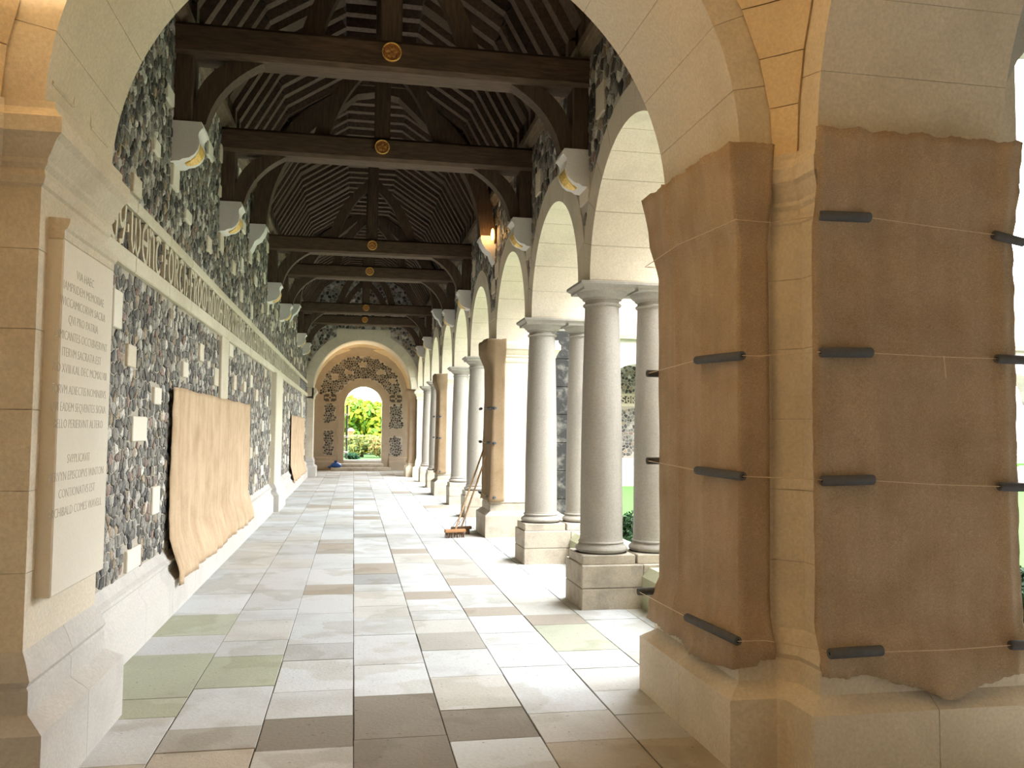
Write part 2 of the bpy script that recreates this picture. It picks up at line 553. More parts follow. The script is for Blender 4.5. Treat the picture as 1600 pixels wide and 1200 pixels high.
# scattered squared stones read off the photograph, then more along the wall
ash = [(6.01, 6.23, 1.91, 2.06), (6.2, 6.6, 1.405, 1.58), (6.8, 7.03, 1.68, 1.81), (6.86, 7.1, 0.84, 1.05), (6.16, 6.53, 0.52, 0.67),
       (5.62, 5.82, 2.13, 2.37), (5.99, 6.21, 3.08, 3.21), (6.56, 6.75, 3.55, 3.65), (6.93, 7.16, 4.09, 4.21), (7.79, 8.05, 3.34, 3.44),
       (7.2, 7.44, 3.47, 3.655), (9.68, 9.92, 3.47, 3.655), (12.3, 12.55, 3.85, 4.05), (14.94, 15.18, 3.47, 3.655), (17.42, 17.66, 3.47, 3.655)]
ash += [(7.95, 8.2, 4.35, 4.5), (8.9, 9.15, 3.3, 3.45)]
tries = 0
while len(ash) < 120 and tries < 4000:
    tries += 1
    y, z = rnd.uniform(7.6, 27), rnd.uniform(0.6, 4.7)
    wd, h = rnd.uniform(0.18, 0.32), rnd.uniform(0.12, 0.2)
    if 2.4 < z < 3.1: continue
    if z < 1.9 and (7.2 < y < 12.8 or 20.6 < y < 26.6): continue
    if any(abs(y-a)+abs(0) < 0.7 and abs(z-c) < 0.38 for a, _, c, _ in ash): continue
    ash.append((y, y+wd, z, z+h))
pil_strips = [(9.98, 10.5, 1.6, 2.55), (25.1, 25.6, 1.6, 2.55)]
def left_ok(u, v, r):
    if v < 0.50+r*0.5 or v > 4.86: return False
    if 2.54-r*0.8 < v < 3.03+r*0.8: return False
    if 16.05-r < u < 17.55+r and v < 2.6: return False
    for a, b2, c, d in ash:
        if a-r*0.75 < u < b2+r*0.75 and c-r*0.75 < v < d+r*0.75: return False
    for a, b2, c, d in pil_strips:
        if a-r < u < b2+r and c < v < d: return False
    if v < 1.8 and (7.75 < u < 12.4 or 21.3 < u < 26.1): return False
    return True
fnl = lambda u, v, d: (XL-0.012+d, u, v)
near = flint_cells(YL0+0.02, 11.5, 0.48, 4.9, 0.070, left_ok)
far = flint_cells(11.5, YL1, 0.48, 4.9, 0.088, left_ok)
def px_size(c):
    u, v = c[1]
    return u if u > 5.62+max(0, (2.5-v))*0.0 else 99
near.sort(key=px_size)
for c in near[:296]:
    m = MB(); flint_geo(m, c, fnl); m.ob('flint', M_FLINT, wall_left)
flint_ob(near[296:]+far, fnl, wall_left, 'flint_facing')
for a, b2, c, d in ash:
    m = MB(); m.cbox(XL-0.05, XL+rnd.uniform(0.008, 0.014), a, b2, c, d, 0.006)
    m.ob('squared_stone', M_TABLET if rnd.random() < 0.6 else M_STONE, wall_left)
for a, b2, c, d in pil_strips:
    m = MB(); m.cbox(XL-0.05, XL+0.02, a, b2, c, d, 0.008); m.ob('stone_strip', M_CARVED, wall_left)
# carved band: two stone fillets made of lengths, dark flints behind raised letters
y = 4.76
while y < YL1:
    y2 = min(YL1, y+rnd.uniform(0.9, 1.3))
    m = MB(); m.cbox(XL-0.06, XL+0.03, y+0.002, y2-0.002, 2.945, 3.03, 0.008); m.ob('upper_fillet', M_CARVED, wall_left)
    m = MB(); m.cbox(XL-0.06, XL+0.03, y+0.002, y2-0.002, 2.54, 2.655, 0.008); m.ob('lower_fillet', M_CARVED, wall_left)
    y = y2
flint_ob(flint_cells(4.8, YL1, 2.66, 2.945, 0.06, lambda u, v, r: v < 2.93, True), lambda u, v, d: (XL-0.008+d*0.5, u, v), wall_left, 'band_flints')
m = MB(); m.box(XL-0.03, XL-0.009, 4.76, YL1, 2.65, 2.95); m.ob('band_ground', M_FLINTB, wall_left)

def arc(cx, cy, rx, ry, a0, a1, n=9):
    return [(cx+rx*cos(radians(a0+(a1-a0)*i/n)), cy+ry*sin(radians(a0+(a1-a0)*i/n))) for i in range(n+1)]
G = {
 'E': (0.62, [arc(0.45, 0.5, 0.37, 0.46, 75, 285, 12), [(0.12, 0.5), (0.56, 0.5)], [(0.52, 0.97), (0.6, 0.5), (0.52, 0.03)]]),
 'Y': (0.62, [arc(0.28, 0.75, 0.18, 0.3, 150, 330, 7), [(0.56, 0.97), (0.5, 0.5), (0.36, 0.12), (0.1, 0.05)]]),
 'W': (0.95, [[(0.1, 0.95), (0.12, 0.3), (0.26, 0.06), (0.42, 0.3), (0.45, 0.9)], [(0.45, 0.5), (0.5, 0.2), (0.66, 0.05), (0.84, 0.3), (0.86, 0.7), (0.76, 0.95)]]),
 'N': (0.62, [[(0.1, 0.02), (0.1, 0.97)], [(0.1, 0.7), (0.3, 0.93), (0.48, 0.85), (0.53, 0.6), (0.53, 0.15), (0.6, 0.02)]]),
 'T': (0.62, [[(0.06, 0.86), (0.3, 0.95), (0.58, 0.9)], arc(0.36, 0.42, 0.25, 0.4, 100, 320, 10)]),
 'F': (0.5, [[(0.12, 0.02), (0.12, 0.97)], [(0.12, 0.93), (0.5, 0.93), (0.48, 0.78)], [(0.12, 0.52), (0.4, 0.52)]]),
 'O': (0.66, [arc(0.33, 0.5, 0.26, 0.45, 0, 360, 16)]),
 'R': (0.62, [[(0.12, 0.02), (0.12, 0.97)], [(0.12, 0.93), (0.4, 0.92), (0.53, 0.73), (0.4, 0.52), (0.12, 0.5)], [(0.3, 0.5), (0.44, 0.2), (0.58, 0.03)]]),
 'H': (0.62, [[(0.12, 0.02), (0.12, 0.97)], [(0.12, 0.5), (0.36, 0.62), (0.52, 0.45), (0.5, 0.15), (0.38, 0.02)]]),
 'M': (0.95, [[(0.48, 0.02), (0.48, 0.9)], arc(0.3, 0.5, 0.22, 0.44, 20, 280, 10), arc(0.66, 0.5, 0.22, 0.44, 160, -100, 10)]),
 'A': (0.62, [[(0.1, 0.02), (0.16, 0.6), (0.32, 0.95), (0.48, 0.6), (0.54, 0.02)], [(0.15, 0.42), (0.5, 0.42)], [(0.16, 0.95), (0.46, 0.95)]]),
 'D': (0.62, [arc(0.32, 0.38, 0.24, 0.34, 0, 360, 14), [(0.56, 0.4), (0.42, 0.75), (0.12, 0.95)]]),
 'K': (0.6, [[(0.12, 0.02), (0.12, 0.97)], [(0.5, 0.95), (0.14, 0.5), (0.54, 0.03)]]),
 'I': (0.28, [[(0.14, 0.02), (0.14, 0.97)], [(0.06, 0.5), (0.22, 0.5)]]),
 'B': (0.6, [[(0.12, 0.02), (0.12, 0.97)], arc(0.16, 0.74, 0.34, 0.2, 90, -90, 7), arc(0.16, 0.28, 0.38, 0.24, 90, -90, 7)]),
 'L': (0.5, [[(0.12, 0.97), (0.12, 0.06), (0.48, 0.06), (0.5, 0.2)]]),
 'S': (0.56, [arc(0.29, 0.72, 0.2, 0.22, 20, 270, 9)+arc(0.29, 0.28, 0.22, 0.22, 90, -160, 9)]),
 'G': (0.62, [arc(0.34, 0.5, 0.25, 0.45, 50, 330, 12), [(0.56, 0.28), (0.56, 0.5), (0.36, 0.5)]]),
 'P': (0.58, [[(0.12, 0.02), (0.12, 0.97)], arc(0.16, 0.7, 0.34, 0.24, 90, -90, 7)]),
 'U': (0.6, [[(0.1, 0.95), (0.12, 0.3), (0.28, 0.06), (0.46, 0.25), (0.5, 0.95)]]),
 'V': (0.6, [[(0.08, 0.95), (0.3, 0.04), (0.52, 0.95)]]),
 'C': (0.58, [arc(0.34, 0.5, 0.25, 0.45, 50, 310, 12)]),
}
def glyph(mb, ch, u, v, h, wscale, th, fn, d0, d1):
    for line in G[ch][1]:
        P = [Vector((u+x*h*wscale, v+y*h)) for x, y in line]
        L, R = [], []
        for i, p in enumerate(P):
            d = (P[min(i+1, len(P)-1)]-P[max(i-1, 0)])
            d.normalize()
            nrm = Vector((-d.y, d.x))*th/2
            L.append(p+nrm); R.append(p-nrm)
        secs = [[fn(l.x, l.y, d0), fn(l.x, l.y, d1), fn(r.x, r.y, d1), fn(r.x, r.y, d0)] for l, r in zip(L, R)]
        mb.rings(secs)
txt = 'EY WENT FORTH FROM HOME AND KINDRED TO THE BATTLEFIELDS OF THE WORLD AND TREADING THE PATH OF DUTY AND'
u = 5.43
for ch in txt:
    if ch == ' ':
        m = MB(); m.box(XL-0.02, XL+0.016, u+0.015, u+0.05, 2.78, 2.83); m.ob('letter_stop', M_CARVED, wall_left)
        u += 0.085; continue
    wd = G[ch][0]*0.29*1.02
    if u+wd > YL1: break
    m = MB(); glyph(m, ch, u, 2.657, 0.286, 1.02, 0.036, lambda a, b2, d: (XL+d, a, b2), -0.02, 0.018)
    m.ob('letter', M_CARVED, wall_left)
    u += wd+0.022
# plinth of the left wall in blocks with a moulded top
wp = [(0.10, -0.02), (0.10, 0.27), (0.045, 0.345), (0.045, 0.385), (0.06, 0.40), (0.06, 0.425), (0.035, 0.445), (0.0, 0.505)]
wp = [(a-0.012, z) for a, z in wp]
y = 5.0
cuts = [4.78, 5.35, 6.4, 7.3, 8.3, 9.5, 10.6, 11.8, 12.9, 14.0, 15.2, 16.1, 17.5, 18.6, 19.7, 20.8, 21.9, 23.0, 24.1, 25.2, 26.3, 27.3, YL1]
for a, c in zip(cuts, cuts[1:]):
    if a == 16.1: continue
    m = MB(); sweep(m, [(XL, c-0.0015), (XL, a+0.0015)][::-1], wp, closed=False)
    m.ob('plinth_block', M_PALE, wall_left)
# middle pilaster of the left wall
m = MB(); m.cbox(XL-0.05, XL+0.09, 16.12, 17.48, 0.3, 2.54, 0.012); m.ob('pilaster_shaft', M_CARVED, wall_left)
m = MB(); sweep(m, [(XL, 17.48), (XL+0.09, 17.48), (XL+0.09, 16.12), (XL, 16.12)][::-1], [(0.09, -0.02), (0.09, 0.30), (0.04, 0.37), (0.04, 0.42), (0, 0.5)], closed=False)
m.ob('pilaster_base', M_PALE, wall_left)
# timber wall plates on both walls
m = MB(); sweep(m, [(XL-0.02, 5.1), (XL-0.02, PF)], [(0.05, 4.84), (0.07, 4.88), (0.10, 4.92), (0.10, 5.0)], closed=False, back=-0.2)
struct(m.ob('trim_1', M_PLATE))
m = MB(); sweep(m, [(XR+0.02, PF), (XR+0.02, 5.1)], [(0.05, 4.84), (0.07, 4.88), (0.10, 4.92), (0.10, 5.0)], closed=False, back=-0.2)
struct(m.ob('trim_2', M_PLATE))

# ------------------------------------------------------------------ right arcade wall
b = MB()
def hole_strip(mb, x0, x1, ya, yb, yc, r, z0, z1, n=16):
    """solid between an arch of radius r about (yc, z0) and a level top z1"""
    ys = [ya]+[yc-r*cos(pi*i/n) for i in range(n+1)]+[yb]
    zs = [z0]+[z0+r*sin(pi*i/n) for i in range(n+1)]+[z0]
    lo0 = [(x0, y, z) for y, z in zip(ys, zs)]
    lo1 = [(x1, y, z) for y, z in zip(ys, zs)]
    hi0 = [(x0, y, z1) for y in ys]
    hi1 = [(x1, y, z1) for y in ys]
    n2 = len(ys)
    vs = lo0+lo1+hi0+hi1
    fs = []
    for i in range(n2-1):
        fs += [(i, i+1, 2*n2+i+1, 2*n2+i), (n2+i, 3*n2+i, 3*n2+i+1, n2+i+1), (i, n2+i, n2+i+1, i+1), (2*n2+i, 2*n2+i+1, 3*n2+i+1, 3*n2+i)]
    fs += [(0, 2*n2, 3*n2, n2), (n2-1, 2*n2-1, 4*n2-1, 3*n2-1)]
    mb.add(vs, fs)
edges = [P1E]+[(ARCHES[i]+ARCHES[i+1])/2 for i in range(8)]+[PF]
for yc, ya, yb in zip(ARCHES, edges, edges[1:]):
    hole_strip(b, XR+0.012, XO-0.01, ya, yb, yc, RW+0.01, ZS+0.14-0.14, 5.0)
wall_right = struct(b.ob('wall_right', M_MORTAR))
REX = 1.30
def voussoirs(n, yc, z0, r0, r1, fn, t0, t1, parent, mat, lim=None, name='voussoir', gap=0.0022):
    for i in range(n):
        a0, a1 = pi*i/n+gap/r0, pi*(i+1)/n-gap/r0
        k = 5
        inner = [(yc-r0*cos(a0+(a1-a0)*j/k), z0+r0*sin(a0+(a1-a0)*j/k)) for j in range(k+1)]
        outer = [(yc-r1*cos(a0+(a1-a0)*j/k), z0+r1*sin(a0+(a1-a0)*j/k)) for j in range(k+1)]
        if lim:
            outer = [(min(max(y, lim[0]), lim[1]), z) for y, z in outer]
        m = MB()
        m.rings([[fn(*inner[j], t0), fn(*inner[j], t1), fn(*outer[j], t1), fn(*outer[j], t0)] for j in range(k+1)])
        m.ob(name, mat, parent)
for i, (yc, ya, yb) in enumerate(zip(ARCHES, edges, edges[1:])):
    voussoirs(11, yc, ZS, RW, REX, lambda y, z, t: (t, y, z), XR, XO, wall_right, M_STONE, (ya+0.002, yb-0.002))
    # flint spandrel between this arch and its neighbours is added below
def right_ok(u, v, r):
    if v > 4.85 or v < 3.2: return False
    for yc in ARCHES:
        if (u-yc)**2+(v-ZS)**2 < (REX+r*0.6)**2: return False
    for s in SUPP.values():
        pass
    for a, b2, c, d in rash:
        if a-r*0.75 < u < b2+r*0.75 and c-r*0.75 < v < d+r*0.75: return False
    return 5.1 < u < PF
rash = []
for k2, s in SUPP.items():
    rash += [(s-0.62, s-0.38, 4.18, 4.45), (s+0.4, s+0.62, 4.3, 4.5), (s-0.16, s+0.14, 3.55, 3.75)]
    if k2 in ('P2', 'P3'): rash += [(s-0.28, s+0.28, 3.14, 3.28), (s-0.5, s-0.2, 3.72, 3.95)]
for a, b2, c, d in rash:
    m = MB(); m.cbox(XR-0.008, XR+0.06, a, b2, c, d, 0.006); m.ob('squared_stone', M_STONE, wall_right)
fnr = lambda u, v, d: (XR+0.012-d, u, v)
flint_ob(flint_cells(5.1, PF, 3.2, 4.85, 0.10, right_ok), fnr, wall_right, 'flint_facing')

# ------------------------------------------------------------------ paired columns, pedestals, springer blocks
def torus_prof(r, z, h, n=5):
    return [(r+h/2*sin(pi*i/n)*0.9, z+h*i/n) for i in range(n+1)]
shaft_prof = [(0.188, 0.575), (0.187, 0.75)]+[(0.187-0.034*(t**1.7), 0.75+t*1.87) for t in (0.2, 0.4, 0.6, 0.8, 1.0)]
base_prof = [(0.225, 0.45)]+[(0.20+0.032*sin(pi*i/6), 0.45+0.07*i/6) for i in range(7)]+[(0.198, 0.525)]+[(0.192+0.012*sin(pi*i/4), 0.53+0.025*i/4) for i in range(5)]+[(0.188, 0.58)]
cap_prof = [(0.152, 2.615), (0.166, 2.618), (0.174, 2.63), (0.166, 2.642), (0.153, 2.645), (0.153, 2.67), (0.175, 2.678), (0.178, 2.69), (0.20, 2.705), (0.222, 2.73), (0.226, 2.745)]
def square_rings(mb, x, y, prof):
    mb.rings([[(x-h, y-h, z), (x+h, y-h, z), (x+h, y+h, z), (x-h, y+h, z)] for h, z in prof])
def column_meshes():
    d = {}
    m = MB(); m.cbox(-0.235, 0.235, -0.235, 0.235, 0.37, 0.45, 0.006); d['plinth'] = m.mesh('plinth', M_PED)
    m = MB(); m.lathe(base_prof, 0, 0, 32); d['base'] = m.mesh('base', M_COLUMN, smooth=True)
    m = MB(); m.lathe(shaft_prof, 0, 0, 32); d['shaft'] = m.mesh('shaft', M_COLUMN, smooth=True)
    m = MB(); m.lathe(cap_prof, 0, 0, 32); d['capital'] = m.mesh('capital', M_COLUMN, smooth=True)
    m = MB(); square_rings(m, 0, 0, [(0.228, 2.742), (0.23, 2.765), (0.25, 2.78), (0.262, 2.79), (0.262, 2.812)]); d['abacus'] = m.mesh('abacus', M_COLUMN)
    return d
CM = column_meshes()
XA, XB = 2.17, 2.662
posn = {'A': 'nearest pair, just beyond the hessian-wrapped corner pier', 'B': 'second pair from the corner pier',
        'C': 'first pair past the wrapped middle pier', 'D': 'second pair past the wrapped middle pier',
        'E': 'far group, pair just past the second wrapped pier', 'F': 'farthest pair before the end arch'}
for key in 'ABCDEF':
    y = SUPP[key]
    for x, side in ((XA, 'corridor'), (XB, 'garden')):
        t = thing('column', 'round stone %s-side column of the %s' % (side, posn[key]), 'column', (x, y, 0), 'paired round columns of the arcade')
        for nm, me in CM.items():
            put(nm, me, t).matrix_parent_inverse = Matrix()
    ped = thing('pedestal', {'A': 'stained stone pedestal under the nearest column pair', 'B': 'stone pedestal under the second column pair',
                'C': 'stone pedestal under the first pair past the broom pier', 'D': 'stone pedestal under the second pair past the broom pier',
                'E': 'small far pedestal just past the second wrapped pier', 'F': 'farthest pedestal before the end arch'}[key], 'pedestal', (2.43, y, 0), 'column pedestals')
    m = MB(); m.cbox(1.92, 2.96, y-0.285, y+0.285, -0.01, 0.176, 0.006); m.ob('lower_block', M_PED, ped)
    m = MB(); m.cbox(1.92, 2.46, y-0.285, y+0.285, 0.18, 0.37, 0.006); m.ob('upper_block', M_PED, ped)
    m = MB(); m.cbox(2.464, 2.96, y-0.285, y+0.285, 0.18, 0.37, 0.006); m.ob('upper_block', M_PED, ped)
    # springer block over the pair, with a raised string and a little hood over the gap
    sp = thing('springer_block', 'pale springer block with small hood moulding over %s' % {'A': 'the nearest column pair', 'B': 'the second column pair',
               'C': 'the third column pair', 'D': 'the fourth column pair', 'E': 'the fifth column pair', 'F': 'the farthest column pair'}[key], 'block', (2.43, y, 2.812), 'springer blocks over the columns')
    m = MB(); m.box(XR, XO, y-0.2, y+0.2, 2.812, ZS); m.ob('block', M_STONE, sp)
    for sg in (-1, 1):
        yy = y+sg*0.194
        m = MB()
        pts = [(XR+0.005, yy, 2.955), (2.22, yy, 2.955)]+[(2.415+0.16*-cos(pi*i/10), yy, 2.955+0.15*sin(pi*i/10)) for i in range(11)]+[(2.6, yy, 2.955), (XO-0.005, yy, 2.955)]
        m.tube(pts, 0.012, 6); m.ob('hood_moulding', M_STONE, sp)
# dwarf walls closing the foot of each arch
DW = ['foot of the nearest arch beside the wrapped corner pier', 'foot of the second arch', 'foot of the third arch, before the broom pier', 'foot of the fourth arch', 'foot of the fifth arch',
      'foot of the sixth arch', 'foot of the seventh arch', 'foot of the eighth arch', 'foot of the ninth and last arch']
for i, yc in enumerate(ARCHES):
    ya, yb = yc-1.5, yc+1.5
    es = sorted([P1E, PF]+[s-(0.285 if k not in ('P2', 'P3') else 0.45) for k, s in SUPP.items()]+[s+(0.285 if k not in ('P2', 'P3') else 0.45) for k, s in SUPP.items()])
    ya = max(e for e in es if e < yc); yb = min(e for e in es if e > yc)
    if i == 0: ya += 0.12
    if i == 8: yb -= 0.12
    m = MB()
    prof = [(2.45, -0.02), (2.45, 0.27), (2.515, 0.345), (2.9, 0.345), (2.96, 0.28), (2.96, -0.3)]
    m.rings([[(x, ya, z) for x, z in prof], [(x, yb, z) for x, z in prof]])
    tag(m.ob('dwarf_wall', M_MOSS), 'low mossy stone dwarf wall at the %s' % DW[i], 'wall', 'dwarf walls between the pedestals')

# ------------------------------------------------------------------ piers
base_prof_p = [(0.12, -0.02), (0.12, 0.305), (0.04, 0.365), (0.04, 0.455), (0.03, 0.465), (0.045, 0.49), (0.02, 0.56), (0.0, 0.60)]
imp_prof = [(0.0, 2.49), (0.012, 2.50), (0.02, 2.53), (0.012, 2.56), (0.03, 2.58), (0.03, 2.60), (0.045, 2.62), (0.075, 2.67), (0.10, 2.69), (0.10, 2.755), (0.085, 2.765), (0.06, 2.80), (0.06, 2.83)]
def courses(path, z0, z1, h, parent, mat, name='stone_course', closed=True):
    n = max(1, round((z1-z0)/h))
    for i in range(n):
        a, c = z0+(z1-z0)*i/n, z0+(z1-z0)*(i+1)/n
        m = MB()
        m.rings([[(x, y, z) for x, y in path] for z in (a+0.0015, c-0.0015)])
        m.ob(name, mat, parent)
    m = MB()
    m.rings([[(x, y, z) for x, y in offset_path(path, -0.006, True)] for z in (z0, z1)])
    m.ob('joint_core', M_JOINT, parent)
def ccw(path):
    a = sum(path[i][0]*path[(i+1) % len(path)][1]-path[(i+1) % len(path)][0]*path[i][1] for i in range(len(path)))
    return path if a > 0 else path[::-1]
P1 = ccw([(1.80, 3.76), (1.955, 3.76), (2.057, 3.66), (2.057, 3.503), (3.015, 3.503), (3.015, 3.70), (3.11, 3.70), (3.11, 4.53), (2.83, 4.53), (2.83, 5.04), (2.0, 5.04), (2.0, 4.75), (1.80, 4.75)])
# for a ccw path offset_path's right hand normal points outwards
pier1 = thing('stone_pier', 'big limestone corner pier wrapped in two brown hessian sheets', 'pier', (2.4, 4.2, 0))
courses(P1, 0.58, 2.56, 0.33, pier1, M_STONE)
def plinth_blocks(path, parent, mat, cutlen=0.6):
    """moulded plinth laid in blocks, jointed in the middle of every long face"""
    n = len(path)
    pts, cuts = [], []
    for i in range(n):
        a, c = Vector(path[i]), Vector(path[(i+1) % n])
        pts.append(a)
        if (c-a).length > cutlen:
            cuts.append(len(pts)); pts.append(a.lerp(c, 0.5 if (c-a).length < 1.2 else 0.42))
    m = MB(); sweep(m, path, [(o-0.007, z-0.004) for o, z in base_prof_p]); m.ob('joint_core', M_JOINT, parent)
    for q, i in enumerate(cuts):
        e = cuts[(q+1) % len(cuts)]
        sub = []
        k = i
        while True:
            sub.append(pts[k].copy())
            if k == e and len(sub) > 1: break
            k = (k+1) % len(pts)
        d0 = (sub[1]-sub[0]).normalized(); d1 = (sub[-2]-sub[-1]).normalized()
        sub[0] += d0*0.0018; sub[-1] += d1*0.0018
        m = MB(); sweep(m, [(p.x, p.y) for p in sub], base_prof_p, closed=False); m.ob('plinth_block', mat, parent)
plinth_blocks(P1, pier1, M_STONE)
m = MB(); sweep(m, P1, [(a*0.5, z) for a, z in imp_prof]); m.ob('impost', M_STONE, pier1)
m = MB(); m.rings([[(x, y, z) for x, y in P1] for z in (2.50, ZS)]); m.ob('springer', M_STONE, pier1)
def mirror_y(path, s): return ccw([(x, s-y) for x, y in path])
def mirror_x(path, s): return ccw([(s-x, y) for x, y in path])
P1F = mirror_y(P1, 32.6)
pier1f = thing('stone_pier', 'far corner pier wrapped in hessian at the right of the end arch', 'pier', (2.4, 28.4, 0))
courses(P1F, 0.58, 2.56, 0.33, pier1f, M_STONE)
plinth_blocks(P1F, pier1f, M_STONE)
m = MB(); sweep(m, P1F, imp_prof); m.ob('impost', M_STONE, pier1f)
m = MB(); m.rings([[(x, y, z) for x, y in P1F] for z in (2.50, ZS)]); m.ob('springer', M_STONE, pier1f)
# respond on the left of the near arch (carries the memorial tablet) and its far twin
P0 = ccw([(-1.60, 4.73), (-1.60, 3.66), (-1.543, 3.66), (-1.441, 3.76), (-1.286, 3.76), (-1.286, 4.73)])
P0F = mirror_y(P0, 32.6)
for P, lab, yy in ((P0, 'limestone respond on the left carrying the white memorial tablet', 4.3), (P0F, 'far limestone respond at the left of the end arch', 28.3)):
    t = thing('stone_respond', lab, 'pier', (-1.4, yy, 0))
    courses(P, 0.58, 2.56, 0.33, t, M_STONE)
    plinth_blocks(P, t, M_PALE, 0.55)
    ip = [(-1.60, 3.66), (-1.543, 3.66), (-1.441, 3.76), (-1.286, 3.76), (-1.286, 4.73)]
    hc = 4.22
    if yy > 10: ip = [(x, 32.6-q) for x, q in ip][::-1]; hc = 32.6-hc
    m = MB(); sweep(m, ip, imp_prof, closed=False); m.ob('impost', M_STONE, t)
    m = MB(); m.rings([[(x, y, z) for x, y in P] for z in (2.50, ZS)]); m.ob('springer', M_STONE, t)
    m = MB(); m.tube([(-1.284, hc+q, z) for q, z in [(-0.40, 2.955), (-0.135, 2.955)]+[(-0.13*cos(pi*k/10), 2.955+0.115*sin(pi*k/10)) for k in range(11)]+[(0.14, 2.955), (0.42, 2.955)]], 0.011, 6)
    m.ob('hood_moulding', M_STONE, t)
# middle piers
for key, lab in (('P2', 'first middle pier of the arcade, hessian on its corridor side, brooms leaning on it'), ('P3', 'second middle pier of the arcade with a hessian cover, farther off')):
    y = SUPP[key]
    P = ccw([(1.97, y-0.35), (2.86, y-0.35), (2.86, y+0.35), (1.97, y+0.35)])
    t = thing('stone_pier', lab, 'pier', (2.4, y, 0))
    courses(P, 0.58, 2.56, 0.33, t, M_STONE)
    plinth_blocks(P, t, M_PED, 0.55)
    m = MB(); sweep(m, [(1.97, y-0.35), (2.86, y-0.35), (2.86, y+0.35), (1.97, y+0.35)], [(a*0.8, z) for a, z in imp_prof]); m.ob('impost', M_STONE, t)
    m = MB(); m.rings([[(x, yy, z) for x, yy in P] for z in (2.50, ZS)]); m.ob('springer', M_STONE, t)
    m = MB(); m.box(XR+0.004, XO-0.004, y-0.35, y+0.35, ZS, ZS+0.40); m.ob('upper_block', M_STONE, t)
    # garden side buttress
    t = thing('buttress', 'soot blackened garden buttress behind the %s middle pier' % ('first' if key == 'P2' else 'second'), 'buttress', (3.05, y, -0.3), 'garden buttresses')
    for i in range(8):
        z0 = -0.3+i*0.41
        m = MB(); m.cbox(2.862, 3.3, y-0.27, y+0.27, z0+0.002, z0+0.408, 0.008); m.ob('stone_block', M_BLACK, t)
    m = MB(); square_rings(m, 3.08, y, [(0.25, 2.98), (0.28, 3.0), (0.28, 3.03), (0.2, 3.09), (0.1, 3.16)]); m.ob('cap', M_PALE, t)

# ------------------------------------------------------------------ corridor arches (near and far) and crossings
fny = lambda x, z, t: (x, t, z)
fnx = lambda y, z, t: (t, y, z)
def arch_ring(lab, axis, c, t0, t1, zs=ZS, r0=RA, r1=RA+0.175, mat=None, n=15, base=(0, 0, 0), name='stone_arch', core=True):
    t = thing(name, lab, 'arch', base)
    voussoirs(n, c, zs, r0, r1, fny if axis == 'y' else fnx, t0, t1, t, mat or M_STONE, gap=0.0013)
    m = MB()
    fn = fny if axis == 'y' else fnx
    k = 36
    e = 0.006
    inner = [(c-(r0+e)*cos(pi*j/k), zs+(r0+e)*sin(pi*j/k)) for j in range(k+1)]
    outer = [(c-(r1-e)*cos(pi*j/k), zs+(r1-e)*sin(pi*j/k)) for j in range(k+1)]
    m.rings([[fn(*inner[j], t0+e), fn(*inner[j], t1-e), fn(*outer[j], t1-e), fn(*outer[j], t0+e)] for j in range(k+1)])
    m.ob('joint_core', M_JOINT, t)
    return t
arch_ring('wide pale limestone arch framing the near end of the corridor', 'y', XC, 3.76, 4.75, base=(XC, 4.3, ZS))
arch_ring('round limestone arch closing the far end of the corridor', 'y', XC, 27.85, 28.84, base=(XC, 28.3, ZS))
arch_ring('plain limestone arch rising above the hessian-wrapped corner pier at right', 'x', YC, 2.057, 3.015, base=(2.5, YC, ZS))
arch_ring('right-hand arch of the far crossing, mostly hidden', 'x', YF, 2.057, 3.015, base=(2.5, YF, ZS))
# stone above the arches up to the roof (solid masonry), and the crossing walls
def wall_with_arch(name, axis, c, r, t0, t1, a, b2, z1, mat, zs=ZS):
    m = MB()
    n = 24
    us = [a]+[c-r*cos(pi*i/n) for i in range(n+1)]+[b2]
    zz = [zs]+[zs+r*sin(pi*i/n) for i in range(n+1)]+[zs]
    fn = fny if axis == 'y' else fnx
    m.rings([[fn(u, z, t0), fn(u, z, t1), fn(u, z1, t1), fn(u, z1, t0)] for u, z in zip(us, zz)])
    return struct(m.ob(name, mat))
wall_with_arch('wall_near_arch', 'y', XC, RA+0.17, 3.78, 5.02, -2.1, 3.34, 7.2, M_STONE)
wfar = wall_with_arch('wall_far_arch', 'y', XC, RA+0.17, PF+0.03, 28.82, -2.1, 3.34, 7.2, M_MORTAR)
wall_with_arch('wall_crossing_right', 'x', YC, RA+0.17, 2.08, 3.0, -0.2, 3.76, 7.2, M_STONE)
wall_with_arch('wall_far_crossing_right', 'x', YF, RA+0.17, 2.08, 3.0, 28.84, 33.2, 7.2, M_STONE)
m = MB(); m.box(-2.1, -1.543, -1.2, 3.7, -0.1, 7.2); struct(m.ob('wall_crossing_left', M_STONE))
m = MB(); m.box(-2.1, -1.543, 28.9, 33.2, -0.1, 7.2); struct(m.ob('wall_far_crossing_left', M_STONE))
